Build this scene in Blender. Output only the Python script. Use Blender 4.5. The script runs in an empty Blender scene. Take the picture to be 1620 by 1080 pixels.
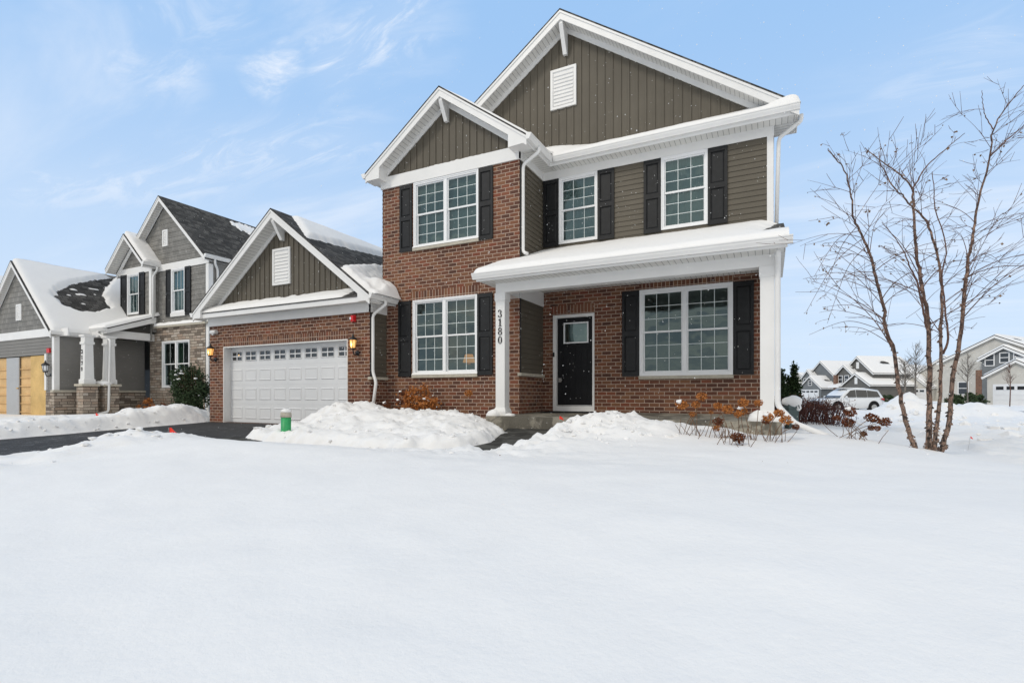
import bpy, bmesh, math, random
import numpy as np
from mathutils import Vector, noise as mnoise
R = math.radians
rng = random.Random(7)
scene = bpy.context.scene
COL = scene.collection

# ---------------------------------------------------------------- camera, world, sun, exposure
F, HZ, CX = 817.0, 625.0, 810.0          # focal length (px of the 1620 px photograph), horizon row, centre column
TH = R(26.49)
CT, ST = math.cos(TH), math.sin(TH)
cam_d = bpy.data.cameras.new("camera")
cam = bpy.data.objects.new("camera", cam_d)
COL.objects.link(cam)
cam.location = (0, 0, 0)
cam.rotation_euler = (R(90), 0, TH)
cam_d.sensor_width = 36.0
cam_d.lens = F / 1620 * 36.0
cam_d.shift_y = (HZ - 540.0) / 1620.0
cam_d.clip_start, cam_d.clip_end = 0.05, 3000
scene.camera = cam

SUN_EL, SUN_AZ = R(41), R(204)           # azimuth measured clockwise from +Y: behind and left of the camera
world = bpy.data.worlds.new("World")
scene.world = world
world.use_nodes = True

def ray(px, py):
    u = (px - CX) / F
    return Vector((-ST + u * CT, CT + u * ST, (HZ - py) / F))

def build_world():
    nt = world.node_tree
    nt.nodes.clear()
    nd, ln = nt.nodes.new, nt.links.new
    out = nd("ShaderNodeOutputWorld"); bg = nd("ShaderNodeBackground")
    bg.inputs[1].default_value = 0.1
    sky = nd("ShaderNodeTexSky"); sky.sky_type = 'NISHITA'; sky.sun_disc = False
    sky.sun_elevation = SUN_EL; sky.sun_rotation = SUN_AZ
    sky.air_density = 1.0; sky.dust_density = 1.2; sky.ozone_density = 2.0
    tc = nd("ShaderNodeTexCoord")
    sep = nd("ShaderNodeSeparateXYZ"); ln(tc.outputs['Generated'], sep.inputs[0])
    def math_(op, a, b=None, c=None, clamp=False):
        m = nd("ShaderNodeMath"); m.operation = op; m.use_clamp = clamp
        for i, v in enumerate((a, b, c)):
            if v is None: continue
            if isinstance(v, (int, float)): m.inputs[i].default_value = v
            else: ln(v, m.inputs[i])
        return m.outputs[0]
    def mix(fac, a, b):
        m = nd("ShaderNodeMix"); m.data_type = 'RGBA'
        if isinstance(fac, (int, float)): m.inputs[0].default_value = fac
        else: ln(fac, m.inputs[0])
        for i, v in ((6, a), (7, b)):
            if isinstance(v, tuple): m.inputs[i].default_value = (*v, 1)
            else: ln(v, m.inputs[i])
        return m.outputs[2]
    def sstep(v, a, b):
        m = nd("ShaderNodeMapRange"); m.interpolation_type = 'SMOOTHSTEP'
        ln(v, m.inputs[0]); m.inputs[1].default_value = a; m.inputs[2].default_value = b
        return m.outputs[0]
    z = sep.outputs[2]
    # thin high haze over the Nishita sky: pale blue, paler to the horizon
    up = sstep(z, 0.0, 0.62)
    haze = mix(up, (6.6, 8.0, 9.8), (3.55, 5.85, 9.2))
    base = mix(0.92, sky.outputs[0], haze)
    # cirrus: project the direction on a high flat layer so that wisps foreshorten to the horizon
    den = math_('ADD', z, 0.16)
    px = math_('DIVIDE', sep.outputs[0], den); py = math_('DIVIDE', sep.outputs[1], den)
    cmb = nd("ShaderNodeCombineXYZ"); ln(px, cmb.inputs[0]); ln(py, cmb.inputs[1])
    mp = nd("ShaderNodeMapping"); ln(cmb.outputs[0], mp.inputs[0])
    mp.inputs['Rotation'].default_value = (0, 0, R(-32)); mp.inputs['Scale'].default_value = (0.42, 1.5, 1)
    mp.inputs['Location'].default_value = (1.3, 0.6, 0)
    n1 = nd("ShaderNodeTexNoise"); ln(mp.outputs[0], n1.inputs[0])
    n1.inputs['Scale'].default_value = 1.7; n1.inputs['Detail'].default_value = 9; n1.inputs['Roughness'].default_value = 0.6
    n1.inputs['Distortion'].default_value = 0.7
    wisp = sstep(n1.outputs[0], 0.50, 0.86)
    n2 = nd("ShaderNodeTexNoise"); ln(cmb.outputs[0], n2.inputs[0])
    n2.inputs['Scale'].default_value = 0.55; n2.inputs['Detail'].default_value = 5
    patch = sstep(n2.outputs[0], 0.40, 0.72)
    wisp = math_('MULTIPLY', wisp, math_('ADD', math_('MULTIPLY', patch, 0.9), 0.12))
    # the brighter wisps above the two garages and a soft veil low on the left
    def blob(px_, py_, inner, outer):
        d = ray(px_, py_).normalized()
        vm = nd("ShaderNodeVectorMath"); vm.operation = 'DOT_PRODUCT'
        ln(tc.outputs['Generated'], vm.inputs[0]); vm.inputs[1].default_value = d
        return sstep(vm.outputs['Value'], math.cos(R(outer)), math.cos(R(inner)))
    wisp_soft = sstep(n1.outputs[0], 0.42, 0.74)
    extra = None
    for (a, b, i, o, k) in ((560, 40, 0.5, 10, 0.9), (430, 110, 0.5, 4, 0.7), (640, 30, 0.5, 7, 0.8), (210, 105, 1, 9, 0.55),
                            (480, 240, 2, 14, 0.55), (300, 150, 2, 10, 0.35), (60, 30, 2, 14, 0.25), (1450, 330, 4, 17, 0.5), (0, 400, 6, 24, 0.35)):
        e = math_('MULTIPLY', blob(a, b, i, o), k)
        extra = e if extra is None else math_('MAXIMUM', extra, e)
    extra = math_('MULTIPLY', extra, wisp_soft)
    # feathery streaks of cirrus, each along its own great circle
    mp2 = nd("ShaderNodeMapping"); ln(cmb.outputs[0], mp2.inputs[0]); mp2.inputs['Rotation'].default_value = (0, 0, R(24)); mp2.inputs['Scale'].default_value = (1.0, 2.6, 1)
    n3 = nd("ShaderNodeTexNoise"); ln(mp2.outputs[0], n3.inputs[0]); n3.inputs['Scale'].default_value = 3.2; n3.inputs['Detail'].default_value = 10; n3.inputs['Roughness'].default_value = 0.66; n3.inputs['Distortion'].default_value = 1.1
    feather = sstep(n3.outputs[0], 0.43, 0.68)
    def dot(v):
        vm = nd("ShaderNodeVectorMath"); vm.operation = 'DOT_PRODUCT'; ln(tc.outputs['Generated'], vm.inputs[0]); vm.inputs[1].default_value = v; return vm.outputs['Value']
    for (a, b, w_, k) in (((690, -10), (480, 120), 2.6, 0.95), ((480, 78), (392, 136), 1.5, 1.0), ((130, 85), (330, 125), 2.2, 0.5), ((250, 262), (620, 212), 2.2, 0.6), ((-40, 300), (380, 282), 1.6, 0.5), ((180, 20), (420, 40), 2.4, 0.4), ((1380, 200), (1640, 60), 4.0, 0.35), ((1260, 420), (1640, 300), 3.5, 0.4)):
        da, db = ray(*a).normalized(), ray(*b).normalized(); n_ = da.cross(db).normalized(); mid = (da + db).normalized(); tg = n_.cross(mid); half = math.acos(max(-1, min(1, da.dot(db)))) / 2
        across = math_('POWER', 2.718, math_('MULTIPLY', math_('POWER', math_('ABSOLUTE', math_('DIVIDE', dot(n_), R(w_))), 2), -1))
        along = sstep(math_('ABSOLUTE', dot(tg)), math.sin(half * 1.25), math.sin(half * 0.5))
        front_ = sstep(dot(mid), 0.1, 0.4)
        st = math_('MULTIPLY', math_('MULTIPLY', math_('MULTIPLY', across, along), front_), math_('MULTIPLY', math_('ADD', math_('MULTIPLY', feather, 0.85), 0.15), k))
        extra = math_('MAXIMUM', extra, st)
    fac = math_('MAXIMUM', math_('MULTIPLY', wisp, 0.75), extra, clamp=True)
    col = mix(fac, base, (8.6, 9.1, 9.9))
    # unseen bright cloud bank added overhead and behind, whitening the light on the front
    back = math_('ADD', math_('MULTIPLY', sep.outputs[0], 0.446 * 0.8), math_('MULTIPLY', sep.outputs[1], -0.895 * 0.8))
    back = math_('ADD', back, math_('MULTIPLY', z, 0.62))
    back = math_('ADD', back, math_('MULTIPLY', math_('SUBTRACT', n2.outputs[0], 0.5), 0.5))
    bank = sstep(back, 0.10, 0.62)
    added_bank_col = mix(sstep(n1.outputs[0], 0.32, 0.66), (5.4, 5.8, 6.4), (11.2, 10.7, 9.8))
    col = mix(math_('MULTIPLY', bank, 0.93), col, added_bank_col)
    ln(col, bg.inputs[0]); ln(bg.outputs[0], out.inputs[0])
build_world()

sun_d = bpy.data.lights.new("sun", 'SUN')
sun_d.energy = 1.1; sun_d.angle = R(12); sun_d.color = (1.0, 0.93, 0.82)
sun = bpy.data.objects.new("sun", sun_d); COL.objects.link(sun)
sdir = Vector((math.sin(SUN_AZ) * math.cos(SUN_EL), math.cos(SUN_AZ) * math.cos(SUN_EL), math.sin(SUN_EL)))
sun.rotation_euler = sdir.to_track_quat('Z', 'Y').to_euler()
sun.location = (0, -10, 30)

scene.view_settings.view_transform = 'Standard'
scene.view_settings.look = 'None'
scene.view_settings.exposure = 0.07
scene.view_settings.gamma = 1.0

# ---------------------------------------------------------------- geometry helpers
def at(px, py, X=None, Y=None, Z=None, w=None):
    """world point seen at photograph pixel (px,py) on the plane X=, Y=, Z= or at depth w"""
    r = ray(px, py)
    if X is not None: return r * (X / r.x)
    if Y is not None: return r * (Y / r.y)
    if Z is not None: return r * (Z / r.z)
    return r * w

def sm(a, b, x):
    t = max(0.0, min(1.0, (x - a) / (b - a))); return t * t * (3 - 2 * t)

def org(parent):
    v = Vector((0, 0, 0))
    while parent is not None:
        v += parent.location; parent = parent.parent
    return v

class MB:
    def __init__(s): s.v = []; s.f = []; s.sm = []
    def add(s, vs, fs, smooth=False):
        o = len(s.v); s.v += [Vector(p) for p in vs]
        s.f += [tuple(i + o for i in f) for f in fs]; s.sm += [smooth] * len(fs); return s
    def quad(s, a, b, c, d): return s.add((a, b, c, d), ((0, 1, 2, 3),))
    def box(s, x0, x1, y0, y1, z0, z1):
        if x0 > x1: x0, x1 = x1, x0
        if y0 > y1: y0, y1 = y1, y0
        if z0 > z1: z0, z1 = z1, z0
        return s.add([(x, y, z) for z in (z0, z1) for y in (y0, y1) for x in (x0, x1)],
                     ((0, 2, 3, 1), (4, 5, 7, 6), (0, 1, 5, 4), (2, 6, 7, 3), (0, 4, 6, 2), (1, 3, 7, 5)))
    def prism(s, poly, d0, d1, fr):
        """poly of (u,z) in frame fr, extruded from depth d0 to d1 (outward)"""
        n = len(poly)
        vs = [fr(u, z, d0) for u, z in poly] + [fr(u, z, d1) for u, z in poly]
        fs = [tuple(range(n - 1, -1, -1)), tuple(range(n, 2 * n))] + [(i, (i + 1) % n, n + (i + 1) % n, n + i) for i in range(n)]
        return s.add(vs, fs)
    def rect(s, u0, u1, z0, z1, d0, d1, fr): return s.prism([(u0, z0), (u1, z0), (u1, z1), (u0, z1)], d0, d1, fr)
    def tube(s, pts, rad, n=8, smooth=True, cap=True, square=False, flat=1.0):
        pts = [Vector(p) for p in pts]; m = len(pts)
        if isinstance(rad, (int, float)): rad = [rad] * m
        vs = []; prev = None
        for i, p in enumerate(pts):
            t = ((pts[min(i + 1, m - 1)] - p).normalized() + (p - pts[max(i - 1, 0)]).normalized())
            t = t.normalized() if t.length > 1e-6 else Vector((0, 0, 1))
            ref = prev if prev is not None else (Vector((0, 1, 0)) if abs(t.y) < 0.9 else Vector((1, 0, 0)))
            a = ref - t * ref.dot(t)
            if a.length < 1e-5: a = t.orthogonal()
            a.normalize(); b = t.cross(a); prev = a
            for k in range(n):
                q = 2 * math.pi * (k + (0.5 if square else 0)) / n
                r_ = rad[i] * (1.0 if not square else math.sqrt(2))
                vs.append(p + a * (math.cos(q) * r_) + b * (math.sin(q) * r_ * flat))
        fs = []
        for i in range(m - 1):
            for k in range(n):
                fs.append((i * n + k, i * n + (k + 1) % n, (i + 1) * n + (k + 1) % n, (i + 1) * n + k))
        s.add(vs, fs, smooth and not square)
        if cap:
            o = len(s.v) - len(vs)
            s.f += [tuple(o + k for k in range(n - 1, -1, -1)), tuple(o + (m - 1) * n + k for k in range(n))]; s.sm += [False, False]
        return s
    def lathe(s, c, prof, n=16):
        c = Vector(c); vs = []
        for r_, z in prof:
            for k in range(n):
                q = 2 * math.pi * k / n; vs.append(c + Vector((r_ * math.cos(q), r_ * math.sin(q), z)))
        fs = [(i * n + k, i * n + (k + 1) % n, (i + 1) * n + (k + 1) % n, (i + 1) * n + k) for i in range(len(prof) - 1) for k in range(n)]
        fs += [tuple(range(n - 1, -1, -1)), tuple((len(prof) - 1) * n + k for k in range(n))]
        return s.add(vs, fs, True)
    def blob(s, c, r, seed=0, n=10, rough=0.25, sq=(1, 1, 1)):
        c = Vector(c); vs = []; m = n // 2 + 1
        for i in range(m):
            ph = math.pi * i / (m - 1)
            for k in range(n):
                q = 2 * math.pi * k / n
                d = Vector((math.sin(ph) * math.cos(q), math.sin(ph) * math.sin(q), math.cos(ph)))
                kk = r * (1 + rough * mnoise.noise(d * 1.7 + Vector((seed * 3.1, seed * 1.7, seed))))
                vs.append(c + Vector((d.x * kk * sq[0], d.y * kk * sq[1], d.z * kk * sq[2])))
        fs = [(i * n + k, i * n + (k + 1) % n, (i + 1) * n + (k + 1) % n, (i + 1) * n + k) for i in range(m - 1) for k in range(n)]
        return s.add(vs, fs, True)
    def leaf(s, c, size, rg, asp=0.6, droop=0.0):
        d = Vector((rg.gauss(0, 1), rg.gauss(0, 1), rg.gauss(0, 1) - droop)).normalized()
        e = d.orthogonal(); e.rotate(__import__('mathutils').Quaternion(d, rg.random() * 6.28))
        c = Vector(c); a = d * size; b = e * (size * asp * 0.5)
        n_ = d.cross(e) * size * 0.12
        return s.add((c, c + a * 0.5 + b + n_, c + a, c + a * 0.5 - b + n_), ((0, 1, 2, 3),))
    def build(s, name, mat, parent=None, auto=False, xf=None):
        o_ = org(parent); me = bpy.data.meshes.new(name)
        me.from_pydata([tuple(p - o_) for p in s.v], [], s.f)
        me.materials.append(mat)
        me.polygons.foreach_set('use_smooth', s.sm)
        uv = me.uv_layers.new(name="uv"); dat = np.zeros(len(me.loops) * 2, dtype=np.float32)
        Zv = Vector((0, 0, 1)); li = 0
        for f in s.f:
            n = Vector((0, 0, 0))
            p0 = s.v[f[0]]
            for i in range(1, len(f) - 1): n += (s.v[f[i]] - p0).cross(s.v[f[i + 1]] - p0)
            n = n.normalized() if n.length > 1e-12 else Zv
            if abs(n.z) > 0.97: t = Vector((1, 0, 0)); b = Vector((0, 1, 0))
            else:
                t = Zv.cross(n).normalized(); b = n.cross(t)
                if (t.x if abs(t.x) >= abs(t.y) else t.y) < 0: t = -t
                if b.z < 0: b = -b
            for i in f:
                p = s.v[i]; dat[li] = p.dot(t); dat[li + 1] = p.dot(b); li += 2
        uv.data.foreach_set('uv', dat)
        me.update()
        ob = bpy.data.objects.new(name, me); COL.objects.link(ob)
        if parent is not None: ob.parent = parent
        return ob

def tag(o, label=None, cat=None, group=None, kind=None):
    if label: o['label'] = label
    if cat: o['category'] = cat
    if group: o['group'] = group
    if kind: o['kind'] = kind
    return o
def thing(name, label, cat, loc, group=None):
    o = bpy.data.objects.new(name, None); COL.objects.link(o); o.location = loc; o.empty_display_size = 0.2
    return tag(o, label, cat, group)
def front(Y):  return lambda u, z, d=0.0: Vector((u, Y - d, z))          # wall facing -Y
def back_(Y):  return lambda u, z, d=0.0: Vector((u, Y + d, z))
def east(X):   return lambda u, z, d=0.0: Vector((X + d, u, z))          # wall facing +X, u = world Y
def west(X):   return lambda u, z, d=0.0: Vector((X - d, u, z))

# ---------------------------------------------------------------- materials
class NT:
    def __init__(s, name):
        s.m = bpy.data.materials.new(name); s.m.use_nodes = True; s.t = s.m.node_tree
        s.b = s.t.nodes['Principled BSDF']; s.o = s.t.nodes['Material Output']
    def n(s, typ, **kw):
        x = s.t.nodes.new("ShaderNode" + typ)
        for k, v in kw.items():
            if hasattr(x, k) and k not in x.inputs: setattr(x, k, v)
            else: s.set(x, k.replace('_', ' '), v)
        return x
    def set(s, x, k, v):
        i = x.inputs[k]
        if hasattr(v, 'is_output'): s.t.links.new(v, i)
        elif isinstance(v, tuple) and len(v) == 3 and i.type == 'RGBA': i.default_value = (*v, 1)
        else: i.default_value = v
    def math(s, op, a, b=0.0, clamp=False):
        x = s.t.nodes.new("ShaderNodeMath"); x.operation = op; x.use_clamp = clamp; s.set(x, 0, a); s.set(x, 1, b); return x.outputs[0]
    def mix(s, f, a, b, mode='MIX'):
        x = s.t.nodes.new("ShaderNodeMix"); x.data_type = 'RGBA'; x.blend_type = mode
        s.set(x, 0, f); s.set(x, 6, a); s.set(x, 7, b); return x.outputs[2]
    def ramp(s, f, stops, interp='LINEAR'):
        x = s.t.nodes.new("ShaderNodeValToRGB"); x.color_ramp.interpolation = interp
        e = x.color_ramp.elements
        while len(e) < len(stops): e.new(0.5)
        for el, (p, c) in zip(e, stops):
            el.position = p; el.color = (*c, 1) if isinstance(c, tuple) else (c, c, c, 1)
        s.set(x, 0, f); return x.outputs[0]
    def uv(s): return s.n("UVMap").outputs[0]
    def pos(s): return s.n("NewGeometry").outputs['Position']
    def noise(s, vec, scale, detail=4, rough=0.55, dist=0.0):
        x = s.n("TexNoise"); s.set(x, 'Vector', vec); s.set(x, 'Scale', float(scale)); s.set(x, 'Detail', float(detail))
        s.set(x, 'Roughness', rough); s.set(x, 'Distortion', dist); return x.outputs[0]
    def map(s, vec, scale=(1, 1, 1), rot=(0, 0, 0), loc=(0, 0, 0)):
        x = s.n("Mapping"); s.set(x, 'Vector', vec); s.set(x, 'Scale', scale); s.set(x, 'Rotation', rot); s.set(x, 'Location', loc); return x.outputs[0]
    def bump(s, h, strength=0.4, dist=0.01):
        x = s.n("Bump"); s.set(x, 'Height', h); s.set(x, 'Strength', strength); s.set(x, 'Distance', dist)
        s.t.links.new(x.outputs[0], s.b.inputs['Normal']); return x
    def base(s, c): s.set(s.b, 'Base Color', c)
    def fin(s, rough=0.6, spec=0.3, metal=0.0):
        s.set(s.b, 'Roughness', rough); s.set(s.b, 'Specular IOR Level', spec); s.set(s.b, 'Metallic', metal); return s.m

def plain(name, c, rough=0.55, spec=0.3, var=0.12, scale=6.0, bump=0.0, bscale=60, metal=0.0):
    t = NT(name); p = t.pos()
    f = t.noise(p, scale, 5)
    lo = tuple(x * (1 - var) for x in c); hi = tuple(min(1, x * (1 + var)) for x in c)
    t.base(t.ramp(f, [(0.3, lo), (0.7, hi)]))
    if bump: t.bump(t.noise(p, bscale, 3), bump, 0.004)
    return t.fin(rough, spec, metal)

def brick_mat(name, soldier=False, tones=None, mortar=(0.43, 0.325, 0.255), bw=0.203, bh=0.0794, ms=0.0075, warp=0.003):
    t = NT(name); uv = t.uv()
    wn = t.n("TexNoise"); t.set(wn, 'Vector', uv); t.set(wn, 'Scale', 9.0)
    vm = t.n("VectorMath"); vm.operation = 'MULTIPLY_ADD'
    t.t.links.new(wn.outputs[1], vm.inputs[0]); vm.inputs[1].default_value = (warp * 2,) * 3; t.t.links.new(uv, vm.inputs[2])
    vec = vm.outputs[0]
    if soldier: vec = t.map(vec, rot=(0, 0, R(90)))
    b = t.n("TexBrick"); t.set(b, 'Vector', vec); b.offset = 0.0 if soldier else 0.5
    for k, v in (('Color1', (0, 0, 0)), ('Color2', (1, 1, 1)), ('Mortar', (0.5, 0.5, 0.5)), ('Scale', 1.0), ('Mortar Size', ms), ('Mortar Smooth', 0.18),
                 ('Bias', 0.0), ('Brick Width', bw), ('Row Height', bh)): t.set(b, k, v)
    tones = tones or [(0.0, (0.090, 0.046, 0.034)), (0.25, (0.125, 0.056, 0.038)), (0.5, (0.165, 0.072, 0.045)), (0.75, (0.200, 0.100, 0.057)), (1.0, (0.190, 0.064, 0.040))]
    c = t.ramp(b.outputs['Color'], tones)
    big = t.noise(t.pos(), 0.9, 4)
    c = t.mix(1.0, c, t.ramp(big, [(0.3, 0.84), (0.72, 1.14)]), 'MULTIPLY')
    fine = t.noise(uv, 90, 5, 0.7)
    c = t.mix(1.0, c, t.ramp(fine, [(0.25, 0.68), (0.75, 1.28)]), 'MULTIPLY')
    mo = t.mix(1.0, mortar, t.ramp(t.noise(uv, 14, 5), [(0.3, 0.78), (0.7, 1.15)]), 'MULTIPLY')
    t.base(t.mix(b.outputs['Fac'], c, mo))
    h = t.math('SUBTRACT', t.math('MULTIPLY', fine, 0.35), b.outputs['Fac'])
    t.bump(h, 0.75, 0.006)
    return t.fin(0.88, 0.2)

def shingle_mat(name, c=(0.066, 0.064, 0.061)):
    t = NT(name); uv = t.uv()
    wn = t.n("TexNoise"); t.set(wn, 'Vector', uv); t.set(wn, 'Scale', 3.0)
    vm = t.n("VectorMath"); vm.operation = 'MULTIPLY_ADD'
    t.t.links.new(wn.outputs[1], vm.inputs[0]); vm.inputs[1].default_value = (0.02, 0.012, 0); t.t.links.new(uv, vm.inputs[2])
    b = t.n("TexBrick"); t.set(b, 'Vector', vm.outputs[0]); b.offset = 0.37
    for k, v in (('Color1', (0, 0, 0)), ('Color2', (1, 1, 1)), ('Mortar', (0.2, 0.2, 0.2)), ('Scale', 1.0), ('Mortar Size', 0.006), ('Mortar Smooth', 0.3),
                 ('Bias', 0.0), ('Brick Width', 0.21), ('Row Height', 0.135)): t.set(b, k, v)
    col = t.ramp(b.outputs['Color'], [(0, tuple(x * 0.6 for x in c)), (0.5, c), (1, tuple(x * 1.7 for x in c))])
    g = t.noise(uv, 160, 3, 0.8)
    col = t.mix(1.0, col, t.ramp(g, [(0.3, 0.5), (0.7, 1.6)]), 'MULTIPLY')
    t.base(t.mix(b.outputs['Fac'], col, tuple(x * 0.25 for x in c)))
    t.bump(t.math('SUBTRACT', t.math('MULTIPLY', g, 0.5), b.outputs['Fac']), 0.8, 0.008)
    return t.fin(0.92, 0.2)

def siding_mat(name, c, shake=0.0):
    """vinyl boards: faint wood grain along the board; shake adds butt joints"""
    t = NT(name); uv = t.uv()
    g = t.noise(t.map(uv, (3, 90, 1)), 1.0, 6, 0.65)
    big = t.noise(t.pos(), 1.3, 4)
    k = t.math('ADD', t.math('MULTIPLY', g, 0.5), t.math('MULTIPLY', big, 0.5))
    col = t.ramp(k, [(0.3, tuple(x * 0.82 for x in c)), (0.7, tuple(x * 1.16 for x in c))])
    hgt = g
    if shake:
        b = t.n("TexBrick"); t.set(b, 'Vector', uv); b.offset = 0.5
        for kk, v in (('Color1', (0.8, 0.8, 0.8)), ('Color2', (1.12, 1.12, 1.12)), ('Mortar', (0.45, 0.45, 0.45)), ('Scale', 1.0), ('Mortar Size', 0.004),
                      ('Mortar Smooth', 0.2), ('Brick Width', 0.17), ('Row Height', shake)): t.set(b, kk, v)
        col = t.mix(1.0, col, b.outputs['Color'], 'MULTIPLY')
    t.base(col); t.bump(hgt, 0.25, 0.003)
    return t.fin(0.62, 0.3)

def batten_mat(name, c):
    t = NT(name); uv = t.uv()
    g = t.noise(t.map(uv, (90, 3, 1)), 1.0, 6, 0.65)
    big = t.noise(t.pos(), 1.1, 4)
    k = t.math('ADD', t.math('MULTIPLY', g, 0.5), t.math('MULTIPLY', big, 0.5))
    t.base(t.ramp(k, [(0.3, tuple(x * 0.82 for x in c)), (0.7, tuple(x * 1.16 for x in c))]))
    t.bump(g, 0.25, 0.003)
    return t.fin(0.62, 0.3)

def soffit_mat(name, axis, c=(0.74, 0.73, 0.70), pitch=0.1):
    t = NT(name); s = t.n("SeparateXYZ"); t.set(s, 0, t.uv())
    fr = t.math('FRACT', t.math('DIVIDE', s.outputs[axis], pitch))
    ln_ = t.math('LESS_THAN', fr, 0.09)
    var = t.ramp(t.noise(t.pos(), 3, 4), [(0.3, tuple(x * 0.93 for x in c)), (0.7, c)])
    t.base(t.mix(ln_, var, (0.30, 0.295, 0.285)))
    t.bump(t.math('SUBTRACT', 1.0, ln_), 0.6, 0.006)
    return t.fin(0.5, 0.35)

def snow_mat(name, c=(0.85, 0.842, 0.828), fine=True, crust=1.0):
    t = NT(name); p = t.pos()
    a = t.noise(p, 2.3, 6, 0.6); b = t.noise(p, 26, 5, 0.65); d = t.noise(p, 190, 2, 0.6)
    t.base(t.ramp(a, [(0.25, tuple(x * 0.965 for x in c)), (0.75, c)]))
    h = t.math('ADD', t.math('MULTIPLY', a, 1.5), t.math('ADD', t.math('MULTIPLY', b, 0.26), t.math('MULTIPLY', d, 0.05)))
    t.bump(h, 0.42 * crust, 0.03)
    t.set(t.b, 'Subsurface Weight', 0.0)
    return t.fin(0.7, 0.25)

def concrete_mat(name, c=(0.30, 0.275, 0.225)):
    t = NT(name); p = t.pos()
    a = t.noise(p, 1.8, 6, 0.65); b = t.noise(p, 40, 5, 0.7)
    st = t.ramp(t.noise(p, 2.7, 6, 0.6, 0.6), [(0.46, 0.42), (0.54, 1.0)])
    col = t.ramp(a, [(0.3, tuple(x * 0.75 for x in c)), (0.7, tuple(x * 1.15 for x in c))])
    col = t.mix(1.0, col, t.ramp(b, [(0.3, 0.8), (0.7, 1.15)]), 'MULTIPLY')
    t.base(t.mix(1.0, col, st, 'MULTIPLY')); t.bump(b, 0.4, 0.004)
    return t.fin(0.85, 0.25)

def asphalt_mat(name):
    t = NT(name); p = t.pos()
    a = t.noise(p, 140, 4, 0.8); b = t.noise(p, 1.2, 5)
    # grains of dry snow blown into streaks across the drive
    s1 = t.noise(t.map(p, (5.0, 1.2, 1), (0, 0, R(28))), 3.0, 6, 0.75)
    s2 = t.noise(p, 0.55, 3)
    dust = t.ramp(t.math('MULTIPLY', t.math('ADD', s1, t.math('MULTIPLY', s2, 0.55)), 0.66), [(0.56, 0.0), (0.66, 0.75)])
    dust = t.mix(1.0, dust, t.ramp(t.noise(p, 70, 3), [(0.45, 0.0), (0.6, 1.0)]), 'MULTIPLY')
    col = t.ramp(a, [(0.3, (0.012, 0.012, 0.013)), (0.7, (0.055, 0.054, 0.054))])
    col = t.mix(1.0, col, t.ramp(b, [(0.3, 0.75), (0.7, 1.2)]), 'MULTIPLY')
    t.base(t.mix(dust, col, (0.6, 0.61, 0.63))); t.bump(a, 0.7, 0.006)
    return t.fin(0.8, 0.35)

def bark_mat(name):
    t = NT(name); p = t.pos()
    z = t.n("SeparateXYZ"); t.set(z, 0, p)
    n1 = t.noise(t.map(p, (24, 24, 15)), 1.0, 3, 0.6, 0.6); n2 = t.noise(p, 60, 4, 0.7)
    lo = t.math('SUBTRACT', 1.0, t.math('MULTIPLY', t.math('ADD', z.outputs[2], 0.55), 0.62), True)      # older, peeling bark towards the foot
    pal = t.ramp(n1, [(0.32, (0.024, 0.018, 0.016)), (0.42, (0.075, 0.055, 0.045)), (0.49, (0.155, 0.12, 0.10)), (0.55, (0.40, 0.25, 0.18)), (0.59, (0.12, 0.085, 0.068)), (0.66, (0.25, 0.20, 0.17)), (0.75, (0.035, 0.025, 0.022))])
    up = t.ramp(n1, [(0.35, (0.055, 0.037, 0.031)), (0.52, (0.14, 0.092, 0.074)), (0.66, (0.32, 0.21, 0.155))])
    col = t.mix(lo, up, pal)
    t.base(t.mix(1.0, col, t.ramp(n2, [(0.3, 0.7), (0.7, 1.25)]), 'MULTIPLY')); t.bump(t.math('ADD', n1, t.math('MULTIPLY', n2, 0.4)), 0.9, 0.012)
    return t.fin(0.85, 0.2)

def stone_mat(name):
    t = NT(name); uv = t.uv()
    wn = t.n("TexNoise"); t.set(wn, 'Vector', uv); t.set(wn, 'Scale', 2.6)
    vm = t.n("VectorMath"); vm.operation = 'MULTIPLY_ADD'
    t.t.links.new(wn.outputs[1], vm.inputs[0]); vm.inputs[1].default_value = (0.10, 0.035, 0); t.t.links.new(uv, vm.inputs[2])
    b = t.n("TexBrick"); t.set(b, 'Vector', vm.outputs[0]); b.offset = 0.41; b.squash = 0.62; b.squash_frequency = 3; b.offset_frequency = 2
    for k, v in (('Color1', (0, 0, 0)), ('Color2', (1, 1, 1)), ('Mortar', (0.2, 0.2, 0.2)), ('Scale', 1.0), ('Mortar Size', 0.008), ('Mortar Smooth', 0.5),
                 ('Bias', 0.0), ('Brick Width', 0.34), ('Row Height', 0.095)): t.set(b, k, v)
    c = t.ramp(b.outputs['Color'], [(0, (0.17, 0.14, 0.115)), (0.3, (0.33, 0.275, 0.225)), (0.55, (0.44, 0.38, 0.315)), (0.8, (0.38, 0.29, 0.225)), (1, (0.54, 0.49, 0.43))])
    f = t.noise(uv, 30, 6, 0.7)
    c = t.mix(1.0, c, t.ramp(f, [(0.25, 0.6), (0.75, 1.3)]), 'MULTIPLY')
    t.base(t.mix(b.outputs['Fac'], c, (0.09, 0.075, 0.06)))
    t.bump(t.math('SUBTRACT', t.math('MULTIPLY', f, 0.6), b.outputs['Fac']), 1.0, 0.02)
    return t.fin(0.9, 0.2)

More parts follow.
